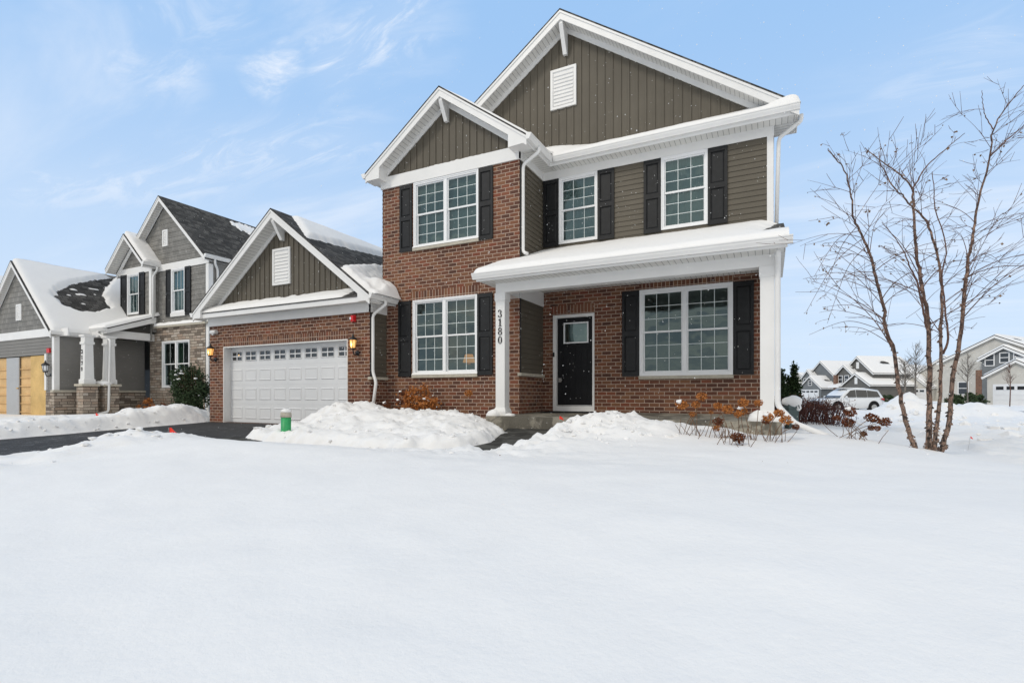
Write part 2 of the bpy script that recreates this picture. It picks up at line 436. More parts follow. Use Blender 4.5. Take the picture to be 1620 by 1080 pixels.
def glass_mat(name, ior=2.0, tint=(0.72, 0.80, 0.79)):
    t = NT(name); t.t.nodes.remove(t.b)
    tr = t.n("BsdfTransparent"); t.set(tr, 0, tint)
    gl = t.n("BsdfGlossy"); t.set(gl, 'Roughness', 0.015); t.set(gl, 'Color', (0.76, 1.0, 1.0))
    bm = t.n("Bump"); t.set(bm, 'Height', t.noise(t.pos(), 1.6, 2)); t.set(bm, 'Strength', 0.16); t.set(bm, 'Distance', 0.05)
    t.t.links.new(bm.outputs[0], gl.inputs['Normal'])
    fr = t.n("Fresnel"); t.set(fr, 'IOR', ior)
    mx = t.n("MixShader"); t.t.links.new(fr.outputs[0], mx.inputs[0]); t.t.links.new(tr.outputs[0], mx.inputs[1]); t.t.links.new(gl.outputs[0], mx.inputs[2])
    t.t.links.new(mx.outputs[0], t.o.inputs[0]); return t.m

def emit_mat(name, c, s, base=(0.8, 0.6, 0.3)):
    t = NT(name); t.base(base); t.set(t.b, 'Emission Color', (*c, 1)); t.set(t.b, 'Emission Strength', s); return t.fin(0.4)

def leaf_mat(name, a, b, scale=25):
    t = NT(name); f = t.noise(t.pos(), scale, 3)
    t.base(t.ramp(f, [(0.3, a), (0.7, b)]))
    return t.fin(0.7, 0.2)

def osb_mat(name, k=(1, 1, 1)):
    t = NT(name); uv = t.uv()
    f = t.noise(t.map(uv, (30, 55, 1)), 1.0, 5, 0.8, 2.0)
    g = t.noise(uv, 1.5, 4)
    c = t.ramp(f, [(0.3, (0.40, 0.24, 0.085)), (0.5, (0.62, 0.42, 0.17)), (0.7, (0.72, 0.54, 0.27))])
    c = t.mix(1.0, c, k, 'MULTIPLY')
    t.base(t.mix(1.0, c, t.ramp(g, [(0.3, 0.8), (0.7, 1.15)]), 'MULTIPLY')); t.bump(f, 0.3, 0.003)
    return t.fin(0.8, 0.2)

M = dict(
    brick=brick_mat("brick"), soldier=brick_mat("brick_soldier", True),
    shingle=shingle_mat("shingle"), shingle2=shingle_mat("shingle_brown_grey", (0.066, 0.062, 0.056)), amberdim=emit_mat("standin_shade_amber", (1.0, 0.42, 0.12), 0.45, (0.55, 0.25, 0.08)), lap=siding_mat("olive_siding", (0.113, 0.099, 0.076)), batten=batten_mat("olive_boards", (0.113, 0.099, 0.076)),
    white=plain("white_trim", (0.77, 0.765, 0.75), 0.42, 0.4, 0.035, 2.5, 0.05, 120), sash=plain("white_vinyl", (0.82, 0.825, 0.83), 0.3, 0.45, 0.02, 3),
    muntin=plain("muntin_white", (0.72, 0.78, 0.77), 0.4, 0.4, 0.02, 3),
    soffit_u=soffit_mat("soffit_across", 0), soffit_v=soffit_mat("soffit_along", 1),
    black=plain("shutter_black", (0.013, 0.0137, 0.0147), 0.5, 0.3, 0.25, 9, 0.15, 90), door=plain("door_black", (0.007, 0.0075, 0.009), 0.5, 0.2, 0.2, 5),
    snow=snow_mat("snow"), roofsnow=snow_mat("roof_snow", crust=0.6), concrete=concrete_mat("concrete"), wetconcrete=concrete_mat("wet_concrete", (0.085, 0.083, 0.075)), sill=plain("limestone_sill", (0.47, 0.435, 0.36), 0.8, 0.2, 0.12, 14, 0.2, 70),
    asphalt=asphalt_mat("asphalt"), bark=bark_mat("birch_bark"), stone=stone_mat("ledge_stone"),
    glass=glass_mat("window_glass", 1.95, (0.66, 0.76, 0.74)), glassup=glass_mat("upper_window_glass", 2.0, (0.56, 0.68, 0.68)),
    garage=plain("garage_door_white", (0.70, 0.71, 0.72), 0.45, 0.4, 0.03, 2, 0.12, 220), dglass=plain("dark_glass", (0.02, 0.022, 0.024), 0.06, 0.8, 0.2, 2),
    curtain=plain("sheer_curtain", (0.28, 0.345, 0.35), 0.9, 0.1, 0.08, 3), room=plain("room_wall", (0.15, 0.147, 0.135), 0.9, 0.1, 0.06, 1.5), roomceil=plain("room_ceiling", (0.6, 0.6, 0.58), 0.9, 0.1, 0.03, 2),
    metalblack=plain("lantern_black", (0.012, 0.012, 0.012), 0.4, 0.5, 0.2, 20), amber=emit_mat("amber_glass", (1.0, 0.45, 0.10), 0.9), bulb=emit_mat("lit_bulb", (1.0, 0.78, 0.42), 9.0),
    red=plain("red_plastic", (0.62, 0.018, 0.02), 0.4, 0.4, 0.1, 12), redflag=plain("red_flag", (0.80, 0.045, 0.025), 0.5, 0.3, 0.1, 12), lens=plain("clear_lens", (0.8, 0.82, 0.85), 0.15, 0.6, 0.02, 5),
    steel=plain("steel", (0.42, 0.42, 0.41), 0.3, 0.5, 0.1, 8, metal=0.8), green=plain("green_plastic", (0.035, 0.36, 0.12), 0.45, 0.4, 0.15, 14), ink=plain("number_black", (0.008, 0.008, 0.009), 0.45, 0.4, 0.1, 10),
    mat=plain("doormat_fibre", (0.02, 0.02, 0.021), 0.95, 0.1, 0.4, 40, 0.5, 150),
    hyd=leaf_mat("dried_petals", (0.20, 0.068, 0.018), (0.62, 0.25, 0.07), 60), hyd2=leaf_mat("dark_dried_petals", (0.075, 0.024, 0.013), (0.22, 0.075, 0.03), 60), stem=leaf_mat("dry_stem", (0.10, 0.055, 0.03), (0.22, 0.13, 0.075), 30),
    rust=leaf_mat("rust_leaves", (0.24, 0.075, 0.018), (0.55, 0.22, 0.065), 35), bark2=leaf_mat("grey_bark", (0.10, 0.09, 0.08), (0.24, 0.21, 0.18), 12), twig=leaf_mat("twig_bark", (0.070, 0.038, 0.030), (0.20, 0.115, 0.088), 14),
    bleaf=leaf_mat("birch_leaves", (0.055, 0.035, 0.022), (0.30, 0.19, 0.11), 40), ever=leaf_mat("arborvitae_leaves", (0.012, 0.024, 0.010), (0.045, 0.075, 0.025), 9), ever2=leaf_mat("yew_leaves", (0.012, 0.028, 0.013), (0.075, 0.11, 0.05), 14),
    barb=leaf_mat("barberry_twigs", (0.045, 0.018, 0.017), (0.16, 0.065, 0.052), 18),
    pedestal=plain("pedestal_green", (0.075, 0.105, 0.105), 0.5, 0.3, 0.15, 8),
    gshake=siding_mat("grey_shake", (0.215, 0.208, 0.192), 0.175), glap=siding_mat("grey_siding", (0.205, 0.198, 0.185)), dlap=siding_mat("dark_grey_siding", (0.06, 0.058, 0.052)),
    osb=osb_mat("osb_board"), steel2=plain("grey_primer", (0.40, 0.41, 0.42), 0.5, 0.3, 0.04, 3), lumber=osb_mat("stud_wood", (1.08, 1.06, 1.25)),
    bluewall=siding_mat("bluegrey_siding", (0.17, 0.18, 0.185)), beige=siding_mat("beige_siding", (0.55, 0.53, 0.485)), brown=siding_mat("brown_siding", (0.13, 0.125, 0.115)),
    carwhite=plain("car_paint_white", (0.72, 0.74, 0.76), 0.22, 0.6, 0.02, 2), tyre=plain("tyre_rubber", (0.012, 0.012, 0.013), 0.8, 0.2, 0.2, 30), tail=plain("tail_lamp_red", (0.34, 0.015, 0.015), 0.2, 0.6, 0.1, 10),
    green2=plain("curtain_green", (0.05, 0.13, 0.07), 0.9, 0.1, 0.1, 5), road=plain("slush_road", (0.42, 0.42, 0.42), 0.85, 0.2, 0.22, 0.8),
)
# ---------------------------------------------------------------- building blocks for houses
def wall(mb, fr, u0, u1, z0, z1, ops=(), depth=0.1):
    us = sorted({u0, u1, *[o[0] for o in ops], *[o[1] for o in ops]}); zs = sorted({z0, z1, *[o[2] for o in ops], *[o[3] for o in ops]})
    for a, b in zip(us, us[1:]):
        for c, d in zip(zs, zs[1:]):
            if any(o[0] < (a + b) / 2 < o[1] and o[2] < (c + d) / 2 < o[3] for o in ops): continue
            mb.quad(fr(a, c), fr(b, c), fr(b, d), fr(a, d))
    for o in ops:
        a, b, c, d = o[:4]
        mb.quad(fr(a, c), fr(a, c, -depth), fr(a, d, -depth), fr(a, d)); mb.quad(fr(b, c), fr(b, c, -depth), fr(b, d, -depth), fr(b, d))
        mb.quad(fr(a, c), fr(b, c), fr(b, c, -depth), fr(a, c, -depth)); mb.quad(fr(a, d), fr(b, d), fr(b, d, -depth), fr(a, d, -depth))
    return mb

def lap(mb, fr, z0, z1, ur, ops=(), ex=0.107, pr=0.014):
    if not callable(ur): uu = ur; ur = lambda z: uu
    k = 0
    while z0 + k * ex < z1 - 1e-4:
        za = z0 + k * ex; zb = min(za + ex, z1); k += 1
        cuts = sorted({za, zb, *[o[i] for o in ops for i in (2, 3) if za < o[i] < zb]})
        for a, b in zip(cuts, cuts[1:]):
            da = pr * (1 - (a - za) / ex) + 0.002; db = pr * (1 - (b - za) / ex) + 0.002
            la, ra = ur(a); lb, rb = ur(b)
            if rb - lb < 0.01 and ra - la < 0.02: continue
            segs = [(la, ra, lb, rb)]
            for o in ops:
                if o[2] <= a + 1e-5 and o[3] >= b - 1e-5:
                    ns = []
                    for s in segs:
                        if o[1] <= s[0] or o[0] >= s[1]: ns.append(s); continue
                        if o[0] > s[0]: ns.append((s[0], o[0], s[2], o[0]))
                        if o[1] < s[1]: ns.append((o[1], s[1], o[1], s[3]))
                    segs = ns
            for s in segs:
                mb.quad(fr(s[0], a, da), fr(s[1], a, da), fr(s[3], b, db), fr(s[2], b, db))
                if a == za: mb.quad(fr(s[0], a, 0), fr(s[1], a, 0), fr(s[1], a, da), fr(s[0], a, da))
    return mb

def rect4(fr_kind, coord, tl, tr, bl, br):
    """window rectangle (u0,u1,z0,z1) on a wall plane from its four corners in the photograph"""
    P = [at(*p, Y=coord) if fr_kind == 'front' else at(*p, X=coord) for p in (tl, tr, bl, br)]
    g = (lambda p: p.x) if fr_kind == 'front' else (lambda p: p.y)
    return ((g(P[0]) + g(P[2])) / 2, (g(P[1]) + g(P[3])) / 2, (P[2].z + P[3].z) / 2, (P[0].z + P[1].z) / 2)

def window(parent, fr, r, double=True, grid=(3, 3), glass='glass', sill=True, snow=0.0, curtain=False, label=None, fw=0.05, rail=True, sillw=0.02):
    u0, u1, z0, z1 = r
    w = MB()
    for a, b, c, d in ((u0, u0 + fw, z0, z1), (u1 - fw, u1, z0, z1), (u0 + fw, u1 - fw, z0, z0 + fw), (u0 + fw, u1 - fw, z1 - fw, z1)):
        w.rect(a, b, c, d, -0.09, 0.018, fr)
    # raised outer lip
    for a, b, c, d in ((u0 - 0.008, u0 + 0.022, z0 - 0.008, z1 + 0.008), (u1 - 0.022, u1 + 0.008, z0 - 0.008, z1 + 0.008), (u0 + 0.022, u1 - 0.022, z1 - 0.022, z1 + 0.008), (u0 + 0.022, u1 - 0.022, z0 - 0.008, z0 + 0.022)):
        w.rect(a, b, c, d, 0.0, 0.030, fr)
    um = (u0 + u1) / 2
    bays = [(u0 + fw, um - 0.04), (um + 0.04, u1 - fw)] if double else [(u0 + fw, u1 - fw)]
    if double: w.rect(um - 0.04, um + 0.04, z0 + fw, z1 - fw, -0.09, 0.014, fr)
    zm = (z0 + z1) / 2; pane = MB(); mun = MB()
    for a, b in bays:
        halves = [(zm - 0.005, z1 - fw, -0.035), (z0 + fw, zm + 0.035, -0.06)] if rail else [(z0 + fw, z1 - fw, -0.04)]
        for c, d, dp in halves:
            sw = 0.028
            for p, q, s, t in ((a, a + sw, c, d), (b - sw, b, c, d), (a + sw, b - sw, c, c + sw + 0.008), (a + sw, b - sw, d - sw, d)):
                w.rect(p, q, s, t, dp - 0.02, dp + 0.018, fr)
            pa, pb, pc, pd = a + sw - 0.004, b - sw + 0.004, c + sw, d - sw + 0.004
            pane.quad(fr(pa, pc, dp), fr(pb, pc, dp), fr(pb, pd, dp), fr(pa, pd, dp))
            gx, gz = grid; mw = 0.0055
            for i in range(1, gx):
                x = pa + (pb - pa) * i / gx; mun.rect(x - mw, x + mw, pc, pd, dp + 0.002, dp + 0.007, fr)
            for j in range(1, gz):
                z = pc + (pd - pc) * j / gz; mun.rect(pa, pb, z - mw, z + mw, dp + 0.0025, dp + 0.0075, fr)
    wo = tag(w.build("window", M['sash'], parent), label)
    pane.build("pane", M[glass], wo)
    if grid[0] > 1 or grid[1] > 1: mun.build("muntin", M['muntin'], wo)
    if sill:
        sb = MB().prism([(u0 - sillw, z0 - 0.075), (u1 + sillw, z0 - 0.075), (u1 + sillw, z0 - 0.008), (u0 - sillw, z0 - 0.008)], -0.05, 0.055, fr)
        sb.build("sill", M['sill'], wo)
    if snow:
        n = 24; sn = MB(); vs = []
        for i in range(n + 1):
            u = u0 - sillw + (u1 - u0 + 2 * sillw) * i / n
            k = snow * (0.75 + 0.35 * mnoise.noise(Vector((u * 4, z0, 3)))) * min(1, 0.35 + 3 * min(i, n - i) / n)
            e = snow * 1.0 * (sm(0.14, 0, i / n) + sm(0.86, 1, i / n) + 0.6 * math.exp(-((i / n - .5) / .06) ** 2))
            vs += [fr(u, z0 - 0.01, 0.065), fr(u, z0 - 0.01 + k * 0.8, 0.052), fr(u, z0 + k + e * 0.8, 0.010), fr(u, z0 + k + e * 1.25, -0.04)]
        sn.add(vs, [(i * 4 + j, i * 4 + j + 1, (i + 1) * 4 + j + 1, (i + 1) * 4 + j) for i in range(n) for j in range(3)], True)
        tag(sn.build("sill_snow", M['roofsnow'], wo))
    if curtain:
        cb = MB(); n = 40; vs = []
        for i in range(n + 1):
            u = u0 + 0.02 + (u1 - u0 - 0.04) * i / n; dd = -0.16 + 0.012 * math.sin(i * 1.9)
            vs += [fr(u, z0, dd), fr(u, z1, dd)]
        cb.add(vs, [(2 * i, 2 * i + 2, 2 * i + 3, 2 * i + 1) for i in range(n)], True).build("curtain", M['curtain'], wo)
    return wo

def shutter(parent, fr, u0, u1, z0, z1, mid=0.5, mat='black'):
    b = MB(); d = 0.032; b.rect(u0, u1, z0, z1, 0.004, 0.012, fr); s = 0.05
    zm = z0 + (z1 - z0) * mid
    for a, bb, c, dd in ((u0, u0 + s, z0, z1), (u1 - s, u1, z0, z1), (u0 + s, u1 - s, z0, z0 + 0.085), (u0 + s, u1 - s, z1 - 0.085, z1), (u0 + s, u1 - s, zm - 0.05, zm + 0.05)):
        b.rect(a, bb, c, dd, 0.010, d, fr)
    for c, dd in ((z0 + 0.085, zm - 0.05), (zm + 0.05, z1 - 0.085)):       # raised field in each panel
        a, bb = u0 + s + 0.012, u1 - s - 0.012; c += 0.012; dd -= 0.012; k = 0.022
        lo = [fr(a, c, 0.012), fr(bb, c, 0.012), fr(bb, dd, 0.012), fr(a, dd, 0.012)]; hi = [fr(a + k, c + k, 0.024), fr(bb - k, c + k, 0.024), fr(bb - k, dd - k, 0.024), fr(a + k, dd - k, 0.024)]
        b.add(lo + hi, ((4, 5, 6, 7), (0, 1, 5, 4), (1, 2, 6, 5), (2, 3, 7, 6), (3, 0, 4, 7)))
    return b.build("shutter", M[mat], parent)

def gutter(parent, p0, p1, outw, h=0.115, d=0.115, mat='white'):
    """K-profile gutter; p0,p1 top back edge, outw horizontal outward unit vector"""
    p0, p1, o = Vector(p0), Vector(p1), Vector(outw)
    prof = [(0, 0), (d - 0.012, 0), (d, -0.004), (d, -0.022), (d - 0.012, -0.03), (d - 0.018, -0.055), (d - 0.045, -h + 0.015), (d - 0.05, -h), (0, -h)]
    vs = [p + o * a + Vector((0, 0, z)) for p in (p0, p1) for a, z in prof]; n = len(prof)
    fs = [(i, (i + 1) % n, n + (i + 1) % n, n + i) for i in range(n)] + [tuple(range(n)), tuple(range(2 * n - 1, n - 1, -1))]
    return MB().add(vs, fs).build("gutter", M[mat], parent)

def downspout(parent, pts, r=0.036, mat='white', label=None):
    b = MB(); P = [Vector(p) for p in pts]; out = [P[0]]
    for a, c, e in zip(P, P[1:], P[2:]):                                    # rounded elbows
        q = min(0.07, (c - a).length * 0.45, (e - c).length * 0.45)
        s, t = c + (a - c).normalized() * q, c + (e - c).normalized() * q
        out += [s, (s + t) / 2 * 0.5 + c * 0.5, t]
    out.append(P[-1])
    b.tube(out, r, 12, True)
    return tag(b.build("downspout", M[mat], parent), label)

def band(fr, x0, z0, x1, z1, a, b, mb, d0, d1):
    mb.prism([(x0, z0 - a), (x1, z1 - a), (x1, z1 - b), (x0, z0 - b)], d0, d1, fr)

def gable(root, xc, za, k, xl, xr, yr, yw, yb, fh=0.19, side=True, trim=0.13, roofmat='shingle', xsl=None, xsr=None, kl=None, rbreak=None):
    """gabled roof facing -Y: shingles, rake boards, sloped soffits and the trim under them; xsl/xsr clip the trim and soffit"""
    zf = lambda x: za - (k if x > xc else (kl or k)) * abs(x - xc)
    frr, frw = front(yr), front(yw)
    r = MB(); t = 0.035
    for xe in (xl, xr):
        poly = [(xc, za), (xe, zf(xe)), (xe, zf(xe) - t), (xc, za - t)]
        if rbreak and xe == xr:
            r.prism(poly, 0.02, yr - rbreak[0], frr); x2 = rbreak[1]
            r.prism([(xc, za), (x2, zf(x2)), (x2, zf(x2) - t), (xc, za - t)], yr - rbreak[0], yr - yb, frr)
        else: r.prism(poly, 0.02, yr - yb, frr)
    roof = r.build("roof", M[roofmat], root)
    for xe in (xl, xr):
        b = MB(); band(frr, xc, za, xe, zf(xe), t + 0.002, t + fh, b, -0.03, 0.0)
        band(frr, xc, za, xe, zf(xe), t + 0.003, t + 0.05, b, 0.0, 0.018)
        b.build("rake_board", M['white'], root)
        s = MB(); band(frr, xc, za, xe, zf(xe), t + fh - 0.055, t + fh - 0.04, s, -0.031, yr - yw)
        s.build("soffit", M['soffit_v'], root)
        b = MB(); xq = (xsl if xe == xl else xsr); xq = xe if xq is None else xq
        band(frw, xc, za, xq, zf(xq), t + fh - 0.056, t + fh + trim - 0.05, b, 0.004, 0.03)
        b.build("rake_trim", M['white'], root)
    return roof, zf

def battens(root, fr, z0, zf, u0, u1, off, pitch=0.178, mat='batten', hole=None):
    b = MB(); n = max(2, int((u1 - u0) / 0.1)); ap = []
    us = [u0 + (u1 - u0) * i / n for i in range(n + 1)]
    for a, c in zip(us, us[1:]):
        za, zc = zf(a) - off, zf(c) - off
        if max(za, zc) <= z0: continue
        b.quad(fr(a, z0), fr(c, z0), fr(c, max(zc, z0)), fr(a, max(za, z0)))
    u = u0 + pitch * 0.5
    while u < u1:
        za = zf(u - 0.02) - off; zc = zf(u + 0.02) - off
        if min(za, zc) > z0 + 0.03:
            b.prism([(u - 0.018, z0), (u + 0.018, z0), (u + 0.018, zc), (u - 0.018, za)], 0.0, 0.016, fr)
            b.prism([(u + 0.03, z0), (u + 0.036, z0), (u + 0.036, zf(u + 0.036) - off), (u + 0.03, zf(u + 0.03) - off)], -0.001, 0.004, fr)
        u += pitch
    return b.build("gable_siding", M[mat], root)

def louvre_vent(root, fr, u0, u1, z0, z1, n=9, name="gable_vent"):
    b = MB(); f = 0.055
    b.rect(u0 + f, u1 - f, z0 + f, z1 - f, 0.0, 0.022, fr)
    for a, c, d, e in ((u0, u0 + f, z0, z1), (u1 - f, u1, z0, z1), (u0 + f, u1 - f, z0, z0 + f), (u0 + f, u1 - f, z1 - f, z1)):
        b.rect(a, c, d, e, 0.0, 0.045, fr)
    vo = b.build(name, M['white'], root); s = MB(); a, c = u0 + f + 0.02, u1 - f - 0.02
    st = (z1 - z0 - 2 * f - 0.04) / n
    for i in range(n):
        z = z0 + f + 0.02 + st * i
        s.add([fr(a, z, 0.042), fr(c, z, 0.042), fr(c, z + st * 0.78, 0.0225), fr(a, z + st * 0.78, 0.0225), fr(a, z - 0.004, 0.0225), fr(c, z - 0.004, 0.0225)], ((0, 1, 2, 3), (4, 5, 1, 0), (0, 3, 4), (1, 5, 2)))
    s.build("louvre", M['white'], vo)
    return vo

def bracket(root, x, yr, yw, ztop, drop=0.45):
    fr = east(x)
    pts = [(yr + 0.035, ztop), (yr + 0.035, ztop - 0.10), (yw - 0.075, ztop - drop), (yw - 0.002, ztop - drop), (yw - 0.002, ztop - drop + 0.20), (yw - 0.002, ztop)]
    b = MB().prism(pts, -0.045, 0.045, fr)
    return b.build("bracket", M['white'], root)

def snow_sheet(root, P, ns, nt, thick, name="snow", mat='roofsnow', seed=0, up=Vector((0, 0, 1)), sub=0.012, label=None):
    """snow lying on a surface P(s,t): thick(s,t) metres, cut off where it falls to nothing, rounded at the rim"""
    vs = []; th = []
    for i in range(ns + 1):
        for j in range(nt + 1):
            s, t = i / ns, j / nt; p = P(s, t); h = thick(s, t, p); th.append(h)
            h = max(h, -0.02) if h > 0 else -sub
            vs.append(p + up * h)
    fs = []
    for i in range(ns):
        for j in range(nt):
            q = (i * (nt + 1) + j, (i + 1) * (nt + 1) + j, (i + 1) * (nt + 1) + j + 1, i * (nt + 1) + j + 1)
            if max(th[a] for a in q) > 0: fs.append(q)
    used = sorted({a for f in fs for a in f}); mp = {a: i for i, a in enumerate(used)}
    return tag(MB().add([vs[a] for a in used], [tuple(mp[a] for a in f) for f in fs], True).build(name, M[mat], root), label)

def edge_fade(s, t, ds0, ds1, dt0, dt1):
    """1 inside, falling as a rounded lip to 0 at the rim of the unit square"""
    k = 1.0
    for d, w in ((s, ds0), (1 - s, ds1), (t, dt0), (1 - t, dt1)):
        if w > 0 and d < w: k *= math.sqrt(max(0.0, 1 - (1 - max(d, 0) / w) ** 2))
    return k
def nz(p, sc, seed=0.0, oct_=3):
    return mnoise.fractal(Vector((p.x * sc, p.y * sc, p.z * sc + seed)), 1.0, 2.0, oct_)

# digits for house numbers: bold serif strokes, in a unit box (width ~0.62, height 1)
def digit(mb, ch, ox, oz, h, fr, d0=0.002, d1=0.016):
    def ring(cx, cz, rx, rz, a0, a1, thick, thin, n=26):
        pts = []
        for i in range(n + 1):
            a = R(a0 + (a1 - a0) * i / n); w = thin + (thick - thin) * abs(math.cos(a)) ** 1.5
            pts.append(((cx + rx * math.cos(a), cz + rz * math.sin(a)), (cx + (rx - w) * math.cos(a), cz + (rz - thin) * math.sin(a))))
        for (o1, i1), (o2, i2) in zip(pts, pts[1:]):
            mb.prism([(ox + q[0] * h, oz + q[1] * h) for q in (o1, o2, i2, i1)], d0, d1, fr)
    def poly(P): mb.prism([(ox + x * h, oz + z * h) for x, z in P], d0, d1, fr)
    if ch == '0': ring(0.31, 0.5, 0.29, 0.5, 0, 360, 0.145, 0.05)
    if ch == '8': ring(0.31, 0.745, 0.25, 0.255, 0, 360, 0.125, 0.05); ring(0.31, 0.26, 0.29, 0.27, 0, 360, 0.135, 0.05)
    if ch == '3':
        ring(0.27, 0.745, 0.25, 0.255, 150, -88, 0.125, 0.05); ring(0.27, 0.265, 0.29, 0.275, 88, -150, 0.135, 0.05)
        ring(0.09, 0.80, 0.07, 0.07, 0, 359, 0.069, 0.069, 12); ring(0.09, 0.19, 0.08, 0.08, 0, 359, 0.079, 0.079, 12)
    if ch == '1': poly([(0.24, 0.03), (0.40, 0.03), (0.40, 1.0), (0.24, 0.93)]); poly([(0.10, 0), (0.54, 0), (0.54, 0.055), (0.10, 0.055)]); poly([(0.10, 0.80), (0.24, 0.86), (0.30, 0.97), (0.10, 0.86)])
    if ch == '7': poly([(0.03, 0.83), (0.60, 0.83), (0.60, 1.0), (0.03, 1.0)]); poly([(0.18, 0), (0.36, 0), (0.60, 0.86), (0.46, 0.86)]); poly([(0.03, 0.70), (0.09, 0.70), (0.09, 0.86), (0.03, 0.86)])

def lantern(parent, fr, u, z, lit=True, s=1.0):
    """carriage lantern on a bracket: back plate and arm, cage, glass, bulb"""
    b = MB(); c = fr(u, z, 0.13 * s)
    b.tube([fr(u, z - 0.16 * s, 0.0), fr(u, z - 0.16 * s, 0.02 * s)], [0.055 * s, 0.045 * s], 12)
    b.tube([fr(u, z - 0.16 * s, 0.01), fr(u, z - 0.20 * s, 0.06 * s), fr(u, z - 0.19 * s, 0.11 * s), fr(u, z - 0.13 * s, 0.13 * s), fr(u, z - 0.09 * s, 0.13 * s)], 0.012 * s, 8)
    b.lathe(c, [(0.02 * s, -0.10 * s), (0.05 * s, -0.095 * s), (0.055 * s, -0.07 * s), (0.03 * s, -0.065 * s)], 12)
    b.lathe(c, [(0.088 * s, 0.088 * s), (0.092 * s, 0.098 * s), (0.052 * s, 0.14 * s), (0.024 * s, 0.155 * s), (0.02 * s, 0.18 * s), (0.012 * s, 0.20 * s), (0.003 * s, 0.225 * s)], 12)
    for k in range(6):
        q = k * math.pi / 3
        b.tube([c + Vector((0.05 * s * math.cos(q), 0.05 * s * math.sin(q), -0.075 * s)), c + Vector((0.074 * s * math.cos(q), 0.074 * s * math.sin(q), 0.09 * s))], 0.005 * s, 5)
    lo = b.build("wall_lantern", M['metalblack'], parent)
    g = MB().lathe(c, [(0.045 * s, -0.07 * s), (0.068 * s, 0.088 * s)], 12)
    g.build("lantern_glass", M['amber'] if lit else M['lens'], lo)
    if lit:
        MB().blob(c + Vector((0, 0, 0.0)), 0.03 * s, 1, 8, 0.0, (1, 1, 1.3)).build("bulb", M['bulb'], lo)
        ld = bpy.data.lights.new("lantern_light", 'POINT'); ld.energy = 1.4; ld.color = (1.0, 0.62, 0.25); ld.shadow_soft_size = 0.03
        l = bpy.data.objects.new("lantern_light", ld); COL.objects.link(l); l.location = c + fr(0, 0, 0.10) - fr(0, 0, 0.0) + Vector((0, 0, -0.02)) - org(lo); l.parent = lo
    return lo

# ---------------------------------------------------------------- the house in the middle of the photograph
YB, YW, YG, YP = 10.9, 9.677, 9.112, 9.0           # back wall, bay front, garage front, porch columns
XI, XL, XR, XGR, XGL = -4.646, -8.275, 0.06, -8.171, -13.94
GZ = -0.95
house = thing("detached_house", "brick and olive sided two storey house with snowy porch and attached garage", "house", (-4.1, 14.0, GZ))
fB, fW, fG, fP = front(YB), front(YW), front(YG), front(YP)

w1 = rect4('front', YW, (654.4, 476.4), (755.2, 465.8), (654.4, 592), (755.2, 590.6))
w2 = list(rect4('front', YW, (655.6, 291.1), (757.3, 266.5), (655.6, 389.7), (757.3, 380))); w2[3] = 4.885
w5 = rect4('front', YB, (1012.7, 459.8), (1158.8, 446.9), (1012.7, 594), (1159, 591.9))
w3 = [at(885.2, 400, Y=YB).x, at(945.4, 400, Y=YB).x, 3.40, 4.875]
w4 = [at(1046.5, 400, Y=YB).x, at(1119.6, 400, Y=YB).x, 3.40, 4.875]
dr = list(rect4('front', YB, (875.3, 499.4), (940.6, 494.8), (875.3, 650), (940.6, 651.5)))
gd = [-13.34, -8.84, -0.735, 1.315]

# brick, siding
Zf1 = 2.34
mb = MB(); wall(mb, fW, XL, XI, -1.2, 4.91, [w1, w2], 0.09); mb.quad(Vector((XI, YW, -1.2)), Vector((XI, YW + 0.02, -1.2)), Vector((XI, YW + 0.02, 4.9)), Vector((XI, YW, 4.9)))
tag(mb.build("brick_wall", M['brick'], house), "red brown brick of the two storey front bay")
mb = MB(); wall(mb, fB, XI, XR, -1.2, 2.36, [w5, dr], 0.09)
tag(mb.build("brick_wall", M['brick'], house), "brick back wall of the porch around the black door")
mb = MB(); wall(mb, fG, XGL, XGR, -1.2, 1.93, [gd], 0.2)
tag(mb.build("brick_wall", M['brick'], house), "brick front of the garage")
E_ = east(XI)
mb = MB(); wall(mb, E_, YW, YB, -1.2, 0.405); mb.build("brick_wall", M['brick'], house)
mb = MB(); wall(mb, east(XGR), YG, YW, -1.2, 0.36); mb.build("brick_wall", M['brick'], house)
for X_, ya, yb_, zs in ((XI, YW, YB, 0.405), (XGR, YG, YW, 0.36)):
    MB().prism([(ya - 0.035, zs), (yb_, zs), (yb_, zs + 0.062), (ya - 0.035, zs + 0.062)], -0.03, 0.055, east(X_)).build("stone_sill", M['sill'], house)
mb = MB(); lap(mb, E_, 0.465, 2.03, (YW + 0.03, YB)); tag(mb.build("siding", M['lap'], house), "dark olive siding panel at the side of the porch")
mb = MB(); lap(mb, east(XGR), 0.42, 1.93, (YG + 0.03, YW)); mb.build("siding", M['lap'], house)
mb = MB(); lap(mb, E_, 2.6, 4.92, (YW + 0.03, YB)); mb.build("siding", M['lap'], house)
mb = MB(); lap(mb, fB, 2.95, 4.93, (XI, XR - 0.1), [w3, w4]); tag(mb.build("siding", M['lap'], house), "olive horizontal siding above the porch roof")
for X_, y_, za, zb in ((XI, YW, 0.47, 4.87), (XGR, YG, 0.43, 1.895)):
    MB().box(X_ - 0.018, X_ + 0.02, y_ + 0.002, y_ + 0.03, za, zb).build("corner_channel", M['black'], house)
# outer shell so that the house stands up from the side as well
mb = MB(); lap(mb, east(XR), -0.4, 5.1, (YB, 20.0), ex=0.107); lap(mb, west(XL), -0.6, 5.3, (YW, 20.0), ex=0.107); lap(mb, west(XGL), -0.6, 2.1, (YG, 16.0))
lap(mb, back_(20.0), -0.6, 5.1, (XL, XR), ex=0.107); lap(mb, back_(16.0), -0.6, 2.1, (XGL, XL), ex=0.107)
tag(mb.build("siding", M['lap'], house))
